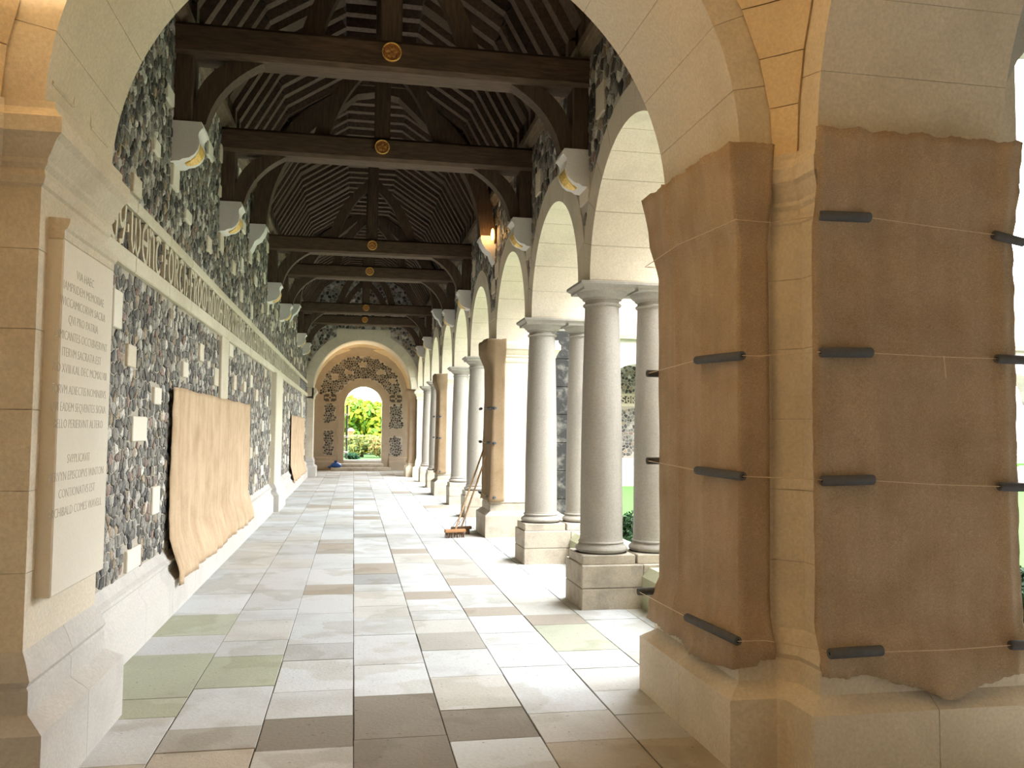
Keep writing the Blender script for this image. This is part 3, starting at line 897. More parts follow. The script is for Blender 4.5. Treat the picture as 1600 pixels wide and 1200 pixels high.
# far arch gable: stone archivolt face and stepped stone, flint spandrels and gable flint
def gable_ok(u, v, r):
    d = sqrt((u-XC)**2+(v-ZS)**2)
    if d < RA+0.30+r*0.5: return False
    if v < 3.3 or u < XL+0.05 or u > XR-0.05: return False
    if v > 4.98:
        lim = 1.68 if v < 5.22 else (1.25+(5.97-v)*0.573 if v < 5.97 else 0.444+(6.49-v)*1.55)
        if abs(u-XC) > lim+0.1 or v > 6.6: return False
    if abs(u-XC) < 0.85 and v < 4.72: return False
    return True
flint_ob(flint_cells(XL, XR, 3.2, 6.6, 0.105, gable_ok), lambda u, v, d: (u, PF+0.03-d, v), wfar, 'flint_facing')
voussoirs(13, XC, ZS, RA+0.0, RA+0.30, fny, PF+0.004, PF+0.2, wfar, M_STONE)
m = MB(); m.box(XC-0.85, XC+0.85, PF+0.006, PF+0.1, 4.45, 4.72); m.ob('stone_spandrel', M_STONE, wfar)
# sail vaults over the two crossings: pendentives of jointed stones and a smooth crown
RV = 2.48
def sail(name, cy):
    m = MB()
    n = 40
    g = [(-1.8+3.6*i/n) for i in range(n+1)]
    vs = []
    for a in g:
        for b2 in g:
            q = RV*RV-a*a-b2*b2
            vs.append((XC+a*1.012, cy+b2*1.012, ZS+sqrt(max(q, 0))*1.012))
    fs = [(i*(n+1)+j, (i+1)*(n+1)+j, (i+1)*(n+1)+j+1, i*(n+1)+j+1) for i in range(n) for j in range(n)]
    m.add(vs, fs)
    v = struct(m.ob(name, M_BATH, fix=False, smooth='all'))
    so = v.modifiers.new('thickness', 'SOLIDIFY'); so.thickness = 0.12; so.offset = 1
    for qx in (-1, 1):
        for qy in (-1, 1):
            z = ZS
            while z < ZS+1.6:
                z2 = z+0.24
                def ring(zz):
                    r = sqrt(max(RV*RV-(zz-ZS)**2, 0.01))
                    a0 = math.acos(min(1, 1.793/r)); a1 = pi/2-a0
                    return [(XC+qx*r*cos(a0+(a1-a0)*i/8), cy+qy*r*sin(a0+(a1-a0)*i/8), zz) for i in range(9)]
                lo, hi = ring(z+0.0025), ring(z2-0.0025)
                cen = Vector((XC, cy, ZS))
                out = lambda p, s2: tuple(cen+(Vector(p)-cen)*s2)
                p = MB()
                loop = lo+hi[::-1]
                p.rings([[out(q, 0.9965) for q in lo], [out(q, 0.9965) for q in hi], [out(q, 1.02) for q in hi], [out(q, 1.02) for q in lo]], closed=False, caps=False)
                nn = 9
                p.f += [(0, nn, 2*nn, 3*nn), (nn-1, 4*nn-1, 3*nn-1, 2*nn-1)]
                p.f += [(j, 3*nn+j, 3*nn+j+1, j+1) for j in range(nn-1)]
                p.ob('vault_stone', M_BATH, v, smooth=True)
                z = z2
    return v
sail('ceiling_crossing', YC)
sail('ceiling_far_crossing', YF)

# ------------------------------------------------------------------ end wall with the garden doorway
YE = 32.40
DX0, DX1, DZ0, DZS = -0.352, 1.044, 0.37, 2.44
DXC, DR = (DX0+DX1)/2, 0.698
m = MB()
n = 24
us = [-2.1, DX0]+[DXC-DR*cos(pi*i/n) for i in range(n+1)]+[DX1, 3.1]
zz = [-0.1, -0.1]+[DZS+DR*sin(pi*i/n) for i in range(n+1)]+[-0.1, -0.1]
m.rings([[(u, YE+0.01, z), (u, YE+0.62, z), (u, YE+0.62, 7.2), (u, YE+0.01, 7.2)] for u, z in zip(us, zz)])
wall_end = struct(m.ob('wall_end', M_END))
m = MB(); m.box(DX0-0.02, DX1+0.02, YE+0.02, YE+0.62, -0.1, DZ0); m.ob('sill', M_PALE, wall_end)
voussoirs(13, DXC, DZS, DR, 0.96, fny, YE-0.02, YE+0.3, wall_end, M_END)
for s in (-1, 1):
    for i in range(7):
        z0 = 0.37+i*(DZS-0.37)/7
        wd = 0.30 if i % 2 else 0.23
        x0 = DX1 if s > 0 else DX0-wd
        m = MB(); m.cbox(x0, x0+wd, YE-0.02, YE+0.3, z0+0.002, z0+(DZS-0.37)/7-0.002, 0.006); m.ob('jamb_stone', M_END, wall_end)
panels = [(-1.10, -0.674, 1.80, 2.45), (-1.08, -0.745, 0.56, 1.50), (1.30, 1.80, 1.565, 2.45), (1.30, 1.80, 0.56, 1.26)]
def end_ok(u, v, r):
    for a, b2, c, d in panels:
        if a+r*0.4 < u < b2-r*0.4 and c < v < d: return True
    d = sqrt((u-XC)**2+(v-2.75)**2)
    if v > 2.86 and d < 1.52-r*0.3 and sqrt((u-DXC)**2+(v-DZS)**2) > 0.98+r*0.5:
        for a, b2, c, e in eash:
            if a-r*0.7 < u < b2+r*0.7 and c-r*0.7 < v < e+r*0.7: return False
        return True
    return False
eash = [(-0.85, -0.6, 3.38, 3.52), (-0.35, -0.1, 3.58, 3.7), (0.16, 0.4, 3.9, 4.02), (0.85, 1.1, 3.6, 3.74), (1.3, 1.52, 3.28, 3.42)]
m = MB()
for a, b2, c, d in panels: m.box(a, b2, YE-0.002, YE+0.05, c, d)
m.ob('panel_mortar', M_MORTAR, wall_end)
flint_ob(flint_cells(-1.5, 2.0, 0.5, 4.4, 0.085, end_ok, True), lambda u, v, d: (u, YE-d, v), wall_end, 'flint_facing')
m = MB()
k = 24
p0 = [(XC-1.53*cos(pi*i/k), 2.75+1.53*sin(pi*i/k)) for i in range(k+1)]
p1 = [(DXC-0.97*cos(pi*i/k), DZS+0.97*sin(pi*i/k)) for i in range(k+1)]
p1 = [(x, max(z, 2.86)) for x, z in p1]
m.rings([[(a[0], YE+0.0, max(a[1], 2.86)), (b2[0], YE+0.0, b2[1]), (b2[0], YE+0.05, b2[1]), (a[0], YE+0.05, max(a[1], 2.86))] for a, b2 in zip(p0, p1)])
m.ob('tympanum_mortar', M_MORTAR, wall_end)
for a, b2, c, d in eash:
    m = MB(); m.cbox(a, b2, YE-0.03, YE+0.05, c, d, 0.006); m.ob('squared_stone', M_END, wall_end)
for x0 in (-1.12, 1.314):     # carved cross panels beside the spring of the doorway
    w2, z0, z1 = 0.46, 2.55, 2.83
    m = MB(); m.box(x0, x0+w2, YE-0.003, YE+0.02, z0, z1); m.ob('panel_ground', M_FLINTB, wall_end)
    m = MB()
    cx, cz = x0+w2/2, (z0+z1)/2
    for a0 in (0, 90, 180, 270):
        m.tube([(cx+x, YE-0.01, cz+y) for x, y in [(0.03*cos(radians(a0)), 0.03*sin(radians(a0))), (0.2*cos(radians(a0)), 0.13*sin(radians(a0)))]], [0.02, 0.045], 6)
    m.tube([(cx+0.06*cos(i*pi/8), YE-0.01, cz+0.06*sin(i*pi/8)) for i in range(17)], 0.016, 6)
    for px_, pz_ in ((x0, z0), (x0+w2, z0), (x0, z1), (x0+w2, z1)):
        m.box(px_-0.05, px_+0.05, YE-0.018, YE+0.01, pz_-0.035, pz_+0.035)
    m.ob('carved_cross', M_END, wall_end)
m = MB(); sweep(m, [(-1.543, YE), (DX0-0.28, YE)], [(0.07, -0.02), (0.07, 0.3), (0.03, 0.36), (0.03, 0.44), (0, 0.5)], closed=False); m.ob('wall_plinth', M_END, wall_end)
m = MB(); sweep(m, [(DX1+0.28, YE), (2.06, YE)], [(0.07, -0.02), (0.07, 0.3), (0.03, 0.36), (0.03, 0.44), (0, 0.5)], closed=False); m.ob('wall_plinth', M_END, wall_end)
st = thing('doorway_steps', 'worn stone steps below the bright garden doorway', 'steps', (0.3, 32.0, 0))
m = MB(); m.cbox(-0.80, 1.37, 31.62, YE+0.1, -0.01, 0.125, 0.012); m.ob('lower_step', M_PED, st)
m = MB(); m.cbox(-0.60, 1.10, 32.0, YE+0.1, 0.127, 0.25, 0.012); m.ob('upper_step', M_PED, st)
# opened iron gate leaf seen almost edge on at the left of the doorway
gate = thing('garden_gate', 'opened plank gate seen edge-on at the left of the far doorway', 'gate', (DX0+0.06, YE+0.66, 0.4))
m = MB(); m.cbox(DX0+0.06, DX0+0.125, YE+0.64, YE+1.35, 0.42, 2.45, 0.006); m.ob('leaf', M_IRON, gate)
for z in (0.62, 1.2, 2.05):
    m = MB(); m.cbox(DX0+0.0, DX0+0.15, YE+0.62, YE+1.2, z, z+0.07, 0.006); m.ob('hinge', M_CORBEL, gate)
# blue plastic bag on the lower step
bag = thing('rubbish_bag', 'crumpled blue plastic bag lying at the left of the doorway steps', 'bag', (-0.65, 31.8, 0.12))
m = MB()
rs = []
for i, (r, z) in enumerate([(0.12, 0.125), (0.17, 0.15), (0.185, 0.2), (0.15, 0.26), (0.08, 0.30), (0.035, 0.325), (0.06, 0.37)]):
    rs.append([(-0.62+r*cos(2*pi*k/14)*(1.1+0.12*sin(k*3.1+i)), 31.82+r*0.8*sin(2*pi*k/14)*(1+0.15*cos(k*2.3+i)), z+0.012*sin(k*2.7+i)*(i > 0)) for k in range(14)])
m.rings(rs); m.ob('body', M_BLUE, bag, smooth='all')
m = MB(); m.tube([(-0.8, 31.75, 0.14), (-0.86, 31.72, 0.15), (-0.9, 31.7, 0.14)], [0.05, 0.03, 0.01], 8); m.ob('trailing_end', M_BLUE, bag, smooth='all')

# ------------------------------------------------------------------ roof
RP = [(1.68, 4.95), (1.68, 5.22), (1.25, 5.97), (0.444, 6.49)]
def offp(d): return [(1.68+d, 4.95), (1.68+d, 5.22+d*0.27), (1.25+d*0.78, 5.97+d*0.62), (0.444+d*0.28, 6.49+d)]
o1 = offp(0.16)
poly = [(XC-x, z) for x, z in o1]+[(XC+x, z) for x, z in o1[::-1]]
o2 = offp(0.24)
poly2 = [(XC-x, z) for x, z in o2]+[(XC+x, z) for x, z in o2[::-1]]
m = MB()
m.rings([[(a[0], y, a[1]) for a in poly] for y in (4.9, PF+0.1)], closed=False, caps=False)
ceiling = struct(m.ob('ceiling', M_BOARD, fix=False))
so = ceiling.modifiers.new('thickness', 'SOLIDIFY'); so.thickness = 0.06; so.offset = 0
def bar_between(name, a, c, depth, wd, mat):
    """timber from a to c in the XZ plane: inner (lower) face on the line a-c, depth outwards (upwards), width wd along Y about 0"""
    d = Vector((c[0]-a[0], c[1]-a[1])); d.normalize()
    nrm = Vector((-d.y, d.x))
    mid = Vector(((a[0]+c[0])/2-XC, (a[1]+c[1])/2-5.2))
    if nrm.dot(mid) < 0: nrm = -nrm
    e = 0.012
    q = [(a[0], a[1]), (c[0], c[1]), (c[0]+nrm.x*depth, c[1]+nrm.y*depth), (a[0]+nrm.x*depth, a[1]+nrm.y*depth)]
    m = MB()
    m.rings([[(x, -wd/2, z) for x, z in q], [(x, wd/2, z) for x, z in q]])
    return m.mesh(name, mat)
RM = []
for s in (-1, 1):
    pp = [(XC+s*x, z) for x, z in RP]
    RM += [('ashlar_piece', bar_between('ashlar_piece', pp[0], pp[1], 0.13, 0.115, M_RAFT)),
           ('rafter', bar_between('rafter', pp[1], pp[2], 0.13, 0.115, M_RAFT)),
           ('arch_brace', bar_between('arch_brace', pp[2], pp[3], 0.13, 0.115, M_RAFT))]
RM.append(('collar', bar_between('collar', (XC-0.444, 6.49), (XC+0.444, 6.49), 0.13, 0.115, M_RAFT)))
y = 5.25
while y < PF-0.1:
    for nm, me in RM:
        o = put(nm, me, ceiling); o.location = (0, y+rnd.uniform(-0.01, 0.01), rnd.uniform(-0.006, 0.006))
    y += 0.354
# tiled roof over it all
m = MB()
for s in (-1, 1):
    m.rings([[(XC+s*2.75, y, 4.95), (XC+s*0.0, y, 7.9), (XC+s*0.0, y, 8.05), (XC+s*2.95, y, 4.9)] for y in (-1.2, 33.2)])
struct(m.ob('roof_slopes', M_TILE))
m = MB(); m.box(XO-0.3, XO+0.15, -0.3, 28.0, 4.88, 5.05); struct(m.ob('trim_3', M_PLATE))
m = MB(); m.box(-2.4, -1.7, -1.0, 33.2, 4.9, 5.05); struct(m.ob('trim_4', M_PLATE))

def arc_brace(mb, pts_in, pts_out, y0, y1):
    n = len(pts_in)
    mb.rings([[(pts_in[i][0], y0, pts_in[i][1]), (pts_in[i][0], y1, pts_in[i][1]), (pts_out[i][0], y1, pts_out[i][1]), (pts_out[i][0], y0, pts_out[i][1])] for i in range(n)])
def bez(p0, p1, p2, n=10):
    return [((1-t)**2*p0[0]+2*t*(1-t)*p1[0]+t*t*p2[0], (1-t)**2*p0[1]+2*t*(1-t)*p1[1]+t*t*p2[1]) for t in [i/n for i in range(n+1)]]
def corbel(x0, s, y, zt, lab, low=True):
    prof = [(0.0, zt), (0.25, zt), (0.258, zt-0.05), (0.232, zt-0.085), (0.226, zt-0.12)]
    prof += [(0.235, zt-0.15), (0.238, zt-0.18), (0.228, zt-0.225), (0.20, zt-0.27), (0.16, zt-0.30), (0.11, zt-0.312), (0.085, zt-0.33), (0.03, zt-0.335), (0, zt-0.36)]
    if not low:
        prof = [(0.0, zt), (0.24, zt), (0.245, zt-0.05), (0.22, zt-0.12), (0.17, zt-0.2), (0.1, zt-0.25), (0.07, zt-0.33), (0.03, zt-0.4), (0, zt-0.42)]
    t = thing('corbel', lab, 'corbel', (x0, y, zt), 'stone corbels carrying the roof posts')
    m = MB()
    m.rings([[(x0+s*(d-0.03), yy, z) for d, z in prof] for yy in (y-0.14, y+0.14)])
    m.ob('bracket', M_CORBEL, t, smooth=True)
    m = MB()
    m.cbox(*sorted((x0+s*0.236, x0+s*0.226)), y-0.145, y+0.145, zt-0.055, zt-0.03, 0.003); m.ob('fillet', M_CORBEL, t)
    if low:
        # gilded half roundel lying on the curved front
        m = MB()
        rr = []
        for i in range(7):
            a = pi*i/6
            rr.append([(x0+s*(0.212-0.07*(1-cos(u))*0.9), y+0.095*sin(a)*cos(0)*(-1 if 0 else 1)*0 + 0.1*cos(a), zt-0.15-0.15*sin(u)) for u in [0.0]])
        front = [(0.24, zt-0.175), (0.238, zt-0.20), (0.222, zt-0.243), (0.192, zt-0.285), (0.155, zt-0.312), (0.12, zt-0.325)]
        wds = [0.112, 0.11, 0.10, 0.085, 0.06, 0.025]
        m.rings([[(x0+s*(d-0.03), y-w2, z), (x0+s*(d-0.03), y+w2, z), (x0+s*(d-0.045), y+w2, z+0.01), (x0+s*(d-0.045), y-w2, z+0.01)] for (d, z), w2 in zip(front, wds)])
        m.ob('gilded_roundel', M_GOLD, t)
    return t
tn = ['nearest', 'second', 'third', 'fourth', 'fifth', 'farthest']
TY = [SUPP[k] for k in 'ABCDEF']
for i, y in enumerate(TY):
    t = thing('roof_truss', '%s dark oak tie-beam truss with a gilded boss, %s' % (tn[i], ['large across the top of the view', 'just beyond and below the nearest', 'third beam down the roof', 'close behind the third', 'small, near the far gable', 'last before the end arch'][i]),
              'truss', (XC, y, 4.0), 'oak roof trusses with tie beams')
    m = MB(); m.cbox(XL-0.1, XR+0.1, y-0.15, y+0.15, 4.56, 4.835, 0.035); m.ob('tie_beam', M_OAK, t)
    for s, xw in ((1, XL), (-1, XR)):
        m = MB(); m.cbox(*sorted((xw-s*0.01, xw+s*0.14)), y-0.12, y+0.12, 4.0, 4.57, 0.01); m.ob('wall_post', M_OAKV, t)
        lo = bez((xw+s*0.24, 4.0), (xw+s*0.31, 4.36), (xw+s*0.70, 4.565))
        hi = bez((xw+s*0.10, 4.0), (xw+s*0.14, 4.42), (xw+s*0.44, 4.565))
        m = MB(); arc_brace(m, lo, hi, y-0.075, y+0.075); m.ob('curved_brace', M_OAKV, t)
        lo = bez((XC+s*0.60, 4.83), (XC+s*0.42, 5.45), (XC+s*0.06, 5.72))
        hi = bez((XC+s*0.77, 4.83), (XC+s*0.57, 5.55), (XC+s*0.06, 5.91))
        m = MB(); arc_brace(m, lo, hi, y-0.06, y+0.06); m.ob('upper_brace', M_OAKV, t)
        # outer principal following the rafters
        m = MB()
        for a, c in zip(RP, RP[1:]):
            m.rings([[(XC+s*a[0], y-0.11, a[1]-0.03), (XC+s*a[0], y+0.11, a[1]-0.03), (XC+s*(a[0]+0.1), y+0.11, a[1]+0.1), (XC+s*(a[0]+0.1), y-0.11, a[1]+0.1)],
                     [(XC+s*c[0], y-0.11, c[1]-0.03), (XC+s*c[0], y+0.11, c[1]-0.03), (XC+s*(c[0]+0.1), y+0.11, c[1]+0.1), (XC+s*(c[0]+0.1), y-0.11, c[1]+0.1)]])
        m.ob('principal', M_OAKV, t)
    m = MB(); m.cbox(XC-0.09, XC+0.09, y-0.1, y+0.1, 4.83, 6.55, 0.012); m.ob('king_post', M_OAKV, t)
    bo = MB()
    bo.rings([[(XC+r*cos(2*pi*k/24), yy, 4.715+r*sin(2*pi*k/24)) for k in range(24)] for r, yy in ((0.082, y-0.148), (0.082, y-0.168), (0.066, y-0.172), (0.066, y-0.160))])
    boss = bo.ob('roof_boss', M_BOSS, t)
    m = MB()
    for a in range(5):
        an = pi/2+2*pi*a/5
        cx, cz = XC+0.034*cos(an), 4.715+0.034*sin(an)
        m.rings([[(cx+r*cos(2*pi*k/10), yy, cz+r*sin(2*pi*k/10)) for k in range(10)] for r, yy in ((0.026, y-0.16), (0.022, y-0.168), (0.008, y-0.173))])
    m.ob('carved_rose', M_BRASSG, boss)
    m = MB(); m.tube([(XC+0.078*cos(2*pi*k/24), y-0.17, 4.715+0.078*sin(2*pi*k/24)) for k in range(25)], 0.007, 6); m.ob('gilded_rim', M_GOLD, boss)
    for s, xw, sd in ((1, XL, 'left flint'), (-1, XR, 'right arcade')):
        corbel(xw, s, y, 4.0, 'white corbel with gilded roundel on the %s wall under the %s tie beam' % (sd, tn[i]))
for i, key in enumerate(('P2', 'P3')):
    y = SUPP[key]
    t = thing('arched_truss', 'arched oak truss without tie beam above the %s middle pier' % ('first' if i == 0 else 'second'), 'truss', (XC, y, 4.4), 'arched roof trusses')
    for s, xw in ((1, XL), (-1, XR)):
        lo = bez((xw+s*0.22, 4.38), (xw+s*0.26, 5.3), (xw+s*1.0, 5.95))+[(XC-s*0.3, 6.36), (XC, 6.42)]
        hi = bez((xw+s*0.0, 4.38), (xw+s*0.03, 5.4), (xw+s*0.75, 6.10))+[(XC-s*0.3, 6.56), (XC, 6.60)]
        m = MB(); arc_brace(m, lo, hi, y-0.12, y+0.12); m.ob('arched_brace', M_OAKV, t)
        corbel(xw, s, y, 4.38, 'plain scrolled corbel high on the %s wall opposite the %s wrapped middle pier' % ('left flint' if s > 0 else 'right arcade', 'first' if i == 0 else 'second'), low=False)

# ------------------------------------------------------------------ memorial tablet
tab = thing('memorial_tablet', 'tall pale stone memorial tablet with Latin capitals on the left respond', 'tablet', (-1.286, 4.3, 0.78))
m = MB(); m.cbox(-1.30, -1.222, 3.86, 4.62, 0.79, 2.30, 0.006); m.ob('slab', M_TABLET, tab)
m = MB(); sweep(m, [(-1.286, 4.62), (-1.286, 3.86)][::-1], [(0.064, 2.30), (0.064, 2.335), (0.075, 2.345), (0.085, 2.37), (0.085, 2.385), (0.0, 2.39)], closed=False); m.ob('cornice', M_STONE, tab)
lines = [('VIA HAEC', 2.173, 0.0), ('IAMPRIDEM MEMORIAE', 2.105, 0), ('WICCAMICORVM SACRA', 2.036, 0), ('QVI PRO PATRIA', 1.965, 0), ('DIMICANTES OCCVBVERVNT', 1.892, 0), ('ITERVM SACRATA EST', 1.82, 0),
         ('A\u00b7D XVIII KAL DEC MCMXLVIII', 1.75, 0), ('EORVM ADIECTIS NOMINIBVS', 1.66, 0), ('QVI EADEM SEQVENTES SIGNA', 1.585, 0), ('BELLO PERIERVNT ALTERO', 1.513, 0),
         ('SVPPLICAVIT', 1.361, 0), ('MERVYN EPISCOPVS WINTON', 1.288, 0), ('CONTIONATVS EST', 1.214, 0), ('ARCHIBALD COMES WAVELL', 1.136, 0)]
dg = None
def text_ob(body):
    cu = bpy.data.curves.new('text', 'FONT')
    cu.body = body; cu.size = 0.058; cu.offset = -0.0012; cu.align_y = 'CENTER'; cu.extrude = 0.0006; cu.resolution_u = 2
    tmp = bpy.data.objects.new('tmp', cu); COL.objects.link(tmp)
    bpy.context.view_layer.update()
    return tmp
def text_end(body):
    t2 = text_ob(body)
    x = max(v[0] for v in t2.bound_box)
    bpy.data.objects.remove(t2)
    return x
for s, z, _ in lines:
    wd = text_end(s)
    k = min(1.0, 0.78/wd)
    words = s.split(' ')
    for i, wrd in enumerate(words):
        pre = ' '.join(words[:i+1])
        t2 = text_ob(wrd)
        x0 = text_end(pre)-max(v[0] for v in t2.bound_box)
        me = bpy.data.meshes.new_from_object(t2.evaluated_get(bpy.context.evaluated_depsgraph_get()))
        bpy.data.objects.remove(t2)
        me.transform(Matrix(((0, 0, 1, -1.2218), (k, 0, 0, 4.165+k*(x0-wd/2)), (0, 1.0, 0, z), (0, 0, 0, 1))))
        me.materials.clear(); me.materials.append(M_LETTER)
        put('inscription_word', me, tab)

# ------------------------------------------------------------------ hessian sheets, string and foam tubes
def nz(a, b2, seed=0):
    return (sin(a*7.1+seed)*cos(b2*3.3+seed*2)+0.6*sin(a*15.7+b2*4.1+seed*3)+0.4*sin(b2*13.0-a*6.0+seed))*0.5
def sheet(name, path, ztop, zbot, n_s, n_z, off, mat, parent, amp=0.006, seed=0, thick=0.004):
    """cloth hung on a plan path (list of (x, y)); ztop/zbot and off are functions of the run 0..1 (and height)"""
    P = [Vector(p) for p in path]
    L = [0]
    for a, c in zip(P, P[1:]): L.append(L[-1]+(c-a).length)
    tot = L[-1]
    def at(s):
        d = s*tot
        for i in range(len(P)-1):
            if d <= L[i+1] or i == len(P)-2:
                t = (d-L[i])/(L[i+1]-L[i])
                e = (P[i+1]-P[i]).normalized()
                return P[i].lerp(P[i+1], t), Vector((e.y, -e.x))
    m = MB()
    rr = random.Random(seed)
    ph = rr.uniform(0, 9)
    frTop = [rr.uniform(-0.004, 0.004)+0.006*sin(i*0.45+ph)*sin(i*0.13) for i in range(n_s+1)]
    frBot = [rr.uniform(-0.004, 0.004)+0.008*sin(i*0.37+ph) for i in range(n_s+1)]
    vs = []
    for i in range(n_s+1):
        s = i/n_s
        p, nr = at(s)
        # round the corner normals
        p2, nr2 = at(max(0, s-0.02)); p3, nr3 = at(min(1, s+0.02))
        nr = (nr2+nr3)/max(0.5, 1+nr2.dot(nr3))
        zt, zb = ztop(s)+frTop[i], zbot(s)+frBot[i]
        for j in range(n_z+1):
            z = zb+(zt-zb)*j/n_z
            o = off(s, z)+amp*(1+nz(s*tot*1.6, z*0.9, seed))
            q = p+nr*o
            side = 0.0
            if i in (0, n_s): side = 0.012*nz(z*6, 1.3, seed+5)
            vs.append((q.x+side*0.3, q.y+side, z))
    fs = [(i*(n_z+1)+j, (i+1)*(n_z+1)+j, (i+1)*(n_z+1)+j+1, i*(n_z+1)+j+1) for i in range(n_s) for j in range(n_z)]
    m.add(vs, fs)
    o = m.ob(name, mat, parent, fix=False, smooth='all')
    so = o.modifiers.new('thickness', 'SOLIDIFY'); so.thickness = thick; so.offset = 0
    return o
def foam(p, q, parent, r=0.021):
    p, q = Vector(p), Vector(q)
    m = MB()
    d = (q-p).normalized()
    a = d.cross(Vector((0, 0, 1))).normalized(); b2 = d.cross(a)
    n = 14
    ring = lambda c, rr: [c+(a*cos(2*pi*k/n)+b2*sin(2*pi*k/n))*rr for k in range(n)]
    rs = [ring(p+d*0.02, r*0.4), ring(p, r*0.4), ring(p, r*0.92), ring(p+d*0.004, r), ring(p.lerp(q, 0.5), r*1.02), ring(q-d*0.004, r), ring(q, r*0.92), ring(q, r*0.4), ring(q-d*0.02, r*0.4)]
    m.rings(rs)
    t = m.ob('foam_tube', M_FOAM, parent, smooth=True)
    m = MB(); m.rings([ring(p+d*0.004, r*0.39), ring(q-d*0.004, r*0.39)]); m.ob('bore', M_HOLE, t)
    return t
def cord(pts, parent, r=0.0022):
    m = MB(); m.tube(pts, r, 6); return m.ob('string', M_STRING, parent)
def flare(k, z0=0.52):
    return lambda s, z: 0.012+(max(0, min(1, (z0-z)/0.17)))*k

# left jamb of the corner pier
t = thing('hessian_cover', 'dark brown hessian sheet tied round the corridor side of the corner pier', 'cover', (1.76, 4.3, 0.4))
pathL = [(2.0, 4.772), (1.79, 4.772), (1.79, 3.75), (1.925, 3.75)]
pathL = pathL if True else pathL
# run: far return 0..0.14, jamb 0.14..0.91, front 0.91..1
ztL = lambda s: 2.90 if s < 0.15 else 2.90-0.035*(s-0.15)/0.75
zbL = lambda s: (0.41 if s < 0.5 else 0.415-0.03*sin((s-0.5)*9))+(0.02 if s > 0.93 else 0)
def creaseL(s, z):
    base = 0.012+max(0, min(1, (0.66-z)/0.14))*0.05+max(0, min(1, (0.45-z)/0.1))*0.03
    base += 0.022*math.exp(-((s-0.38-0.02*sin(z*2))/0.018)**2)*(1 if z > 0.6 else 0.3)
    base += 0.012*math.exp(-((s-0.62)/0.025)**2)+0.008*math.exp(-((s-0.75)/0.02)**2)
    if z > 2.68: base += 0.02*(z-2.68)/0.15
    return base+0.048*max(0, min(1, (z-2.42)/0.20))+0.006*max(0, (z-2.78)/0.1)
sheet('cloth', pathL, ztL, zbL, 70, 50, creaseL, M_HESS, t, 0.006, 2)
XJ, YJ = 1.745, 3.70
xs = XJ-0.005
cord([(1.95, 4.83, 2.49), (xs-0.045, 4.82, 2.49), (xs-0.045, 4.3, 2.51), (1.738, YJ-0.02, 2.50), (1.92, 3.675, 2.493), (2.03, 3.455, 2.478)], t)
for z1, z2, z3, za in ((1.85, 1.86, 1.865, 4.78), (1.335, 1.30, 1.30, 4.88), (0.575, 0.565, 0.565, 4.88)):
    lo = 0.055 if z1 < 1 else 0.0
    p1, p2 = (xs-0.022-lo, 4.10, z2+0.012), (1.772-lo, 3.688-lo, z2+0.003)
    cord([(1.95, 4.815, z1), (xs-0.035-lo, 4.81, z1), p1, p2, (1.85, 3.665-lo*0.5, z2+0.001), (2.03, 3.45-lo*0.4, z3)], t)
    foam((1.70-lo, 4.80, z1), (1.90, 4.815, z1), t)
    foam(p1, p2, t)
# right jamb: the sheet facing the camera
t = thing('hessian_cover', 'wide brown hessian sheet facing the viewer on the right face of the corner pier', 'cover', (2.55, 3.48, 0.4))
pathR = [(2.0, 3.49), (2.62, 3.495), (3.03, 3.49)]
ztR = lambda s: 2.875-0.015*s+0.004*sin(s*40)
zbR = lambda s: 0.455-0.085*math.exp(-((s-0.58)/0.2)**2)-0.03*s
def creaseR(s, z):
    o = 0.014+max(0, min(1, (0.66-z)/0.14))*0.05+max(0, min(1, (0.45-z)/0.1))*0.03
    o += 0.02*math.exp(-((s-0.93)/0.03)**2)
    o += 0.010*math.exp(-((s-0.03)/0.02)**2)
    o += 0.012*sin(s*9+z*7)*max(0, min(1, (1.1-z)/0.5))
    o += 0.05*max(0, min(1, (z-2.42)/0.20))+0.03*max(0, (z-2.70)/0.15)*s
    return o
sheet('cloth', pathR, ztR, zbR, 70, 54, creaseR, M_HESS, t, 0.006, 4)
yf = 3.452
for z1, z2, dz in ((2.478, 2.432, 0), (1.865, 1.855, 0), (1.298, 1.27, 0), (0.562, 0.568, -0.045)):
    yy = yf-0.006+dz
    foam((2.025, yy, z1-0.002), (2.275, yy, z1+0.003), t, 0.023)
    foam((2.90, yy-0.012, z2), (3.055, yy-0.016, z2-(0.03 if z2 > 2.2 else 0.004)), t, 0.021)
    cord([(2.26, yy-0.012, z1), (2.58, yy-0.02, (z1+z2)/2-0.004), (2.91, yy-0.012, z2)], t)
cord([(2.62, yf-0.03, 1.86), (2.625, yf-0.03, 1.80), (2.63, yf-0.028, 1.76)], t)
# other wrapped piers
for y0, y1, xf, lab, tubes in ((12.05, 12.82, 1.955, 'hessian cover on the middle pier that the brooms lean against', True), (19.79, 20.55, 1.955, 'hessian cover on the second, farther middle pier', True)):
    t = thing('hessian_cover', lab, 'cover', (xf, (y0+y1)/2, 0.5), 'hessian covers on the middle piers')
    pth = [(xf, y1), (xf, y0), (xf+0.17, y0)]
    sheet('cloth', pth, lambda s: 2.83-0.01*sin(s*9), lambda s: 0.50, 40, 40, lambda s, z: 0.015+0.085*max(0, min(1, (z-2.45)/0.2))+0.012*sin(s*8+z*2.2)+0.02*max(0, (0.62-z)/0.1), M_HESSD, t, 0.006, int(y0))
    for z in (1.83, 1.33, 0.56):
        foam((xf-0.055, y1-0.02, z+0.01), (xf-0.045, y1+0.18, z+0.01), t)
        foam((xf-0.05, y0+0.16, z), (xf+0.03, y0-0.07, z), t)
        cord([(xf-0.05, y1, z+0.01), (xf-0.045, (y0+y1)/2, z), (xf-0.03, y0-0.02, z)], t)
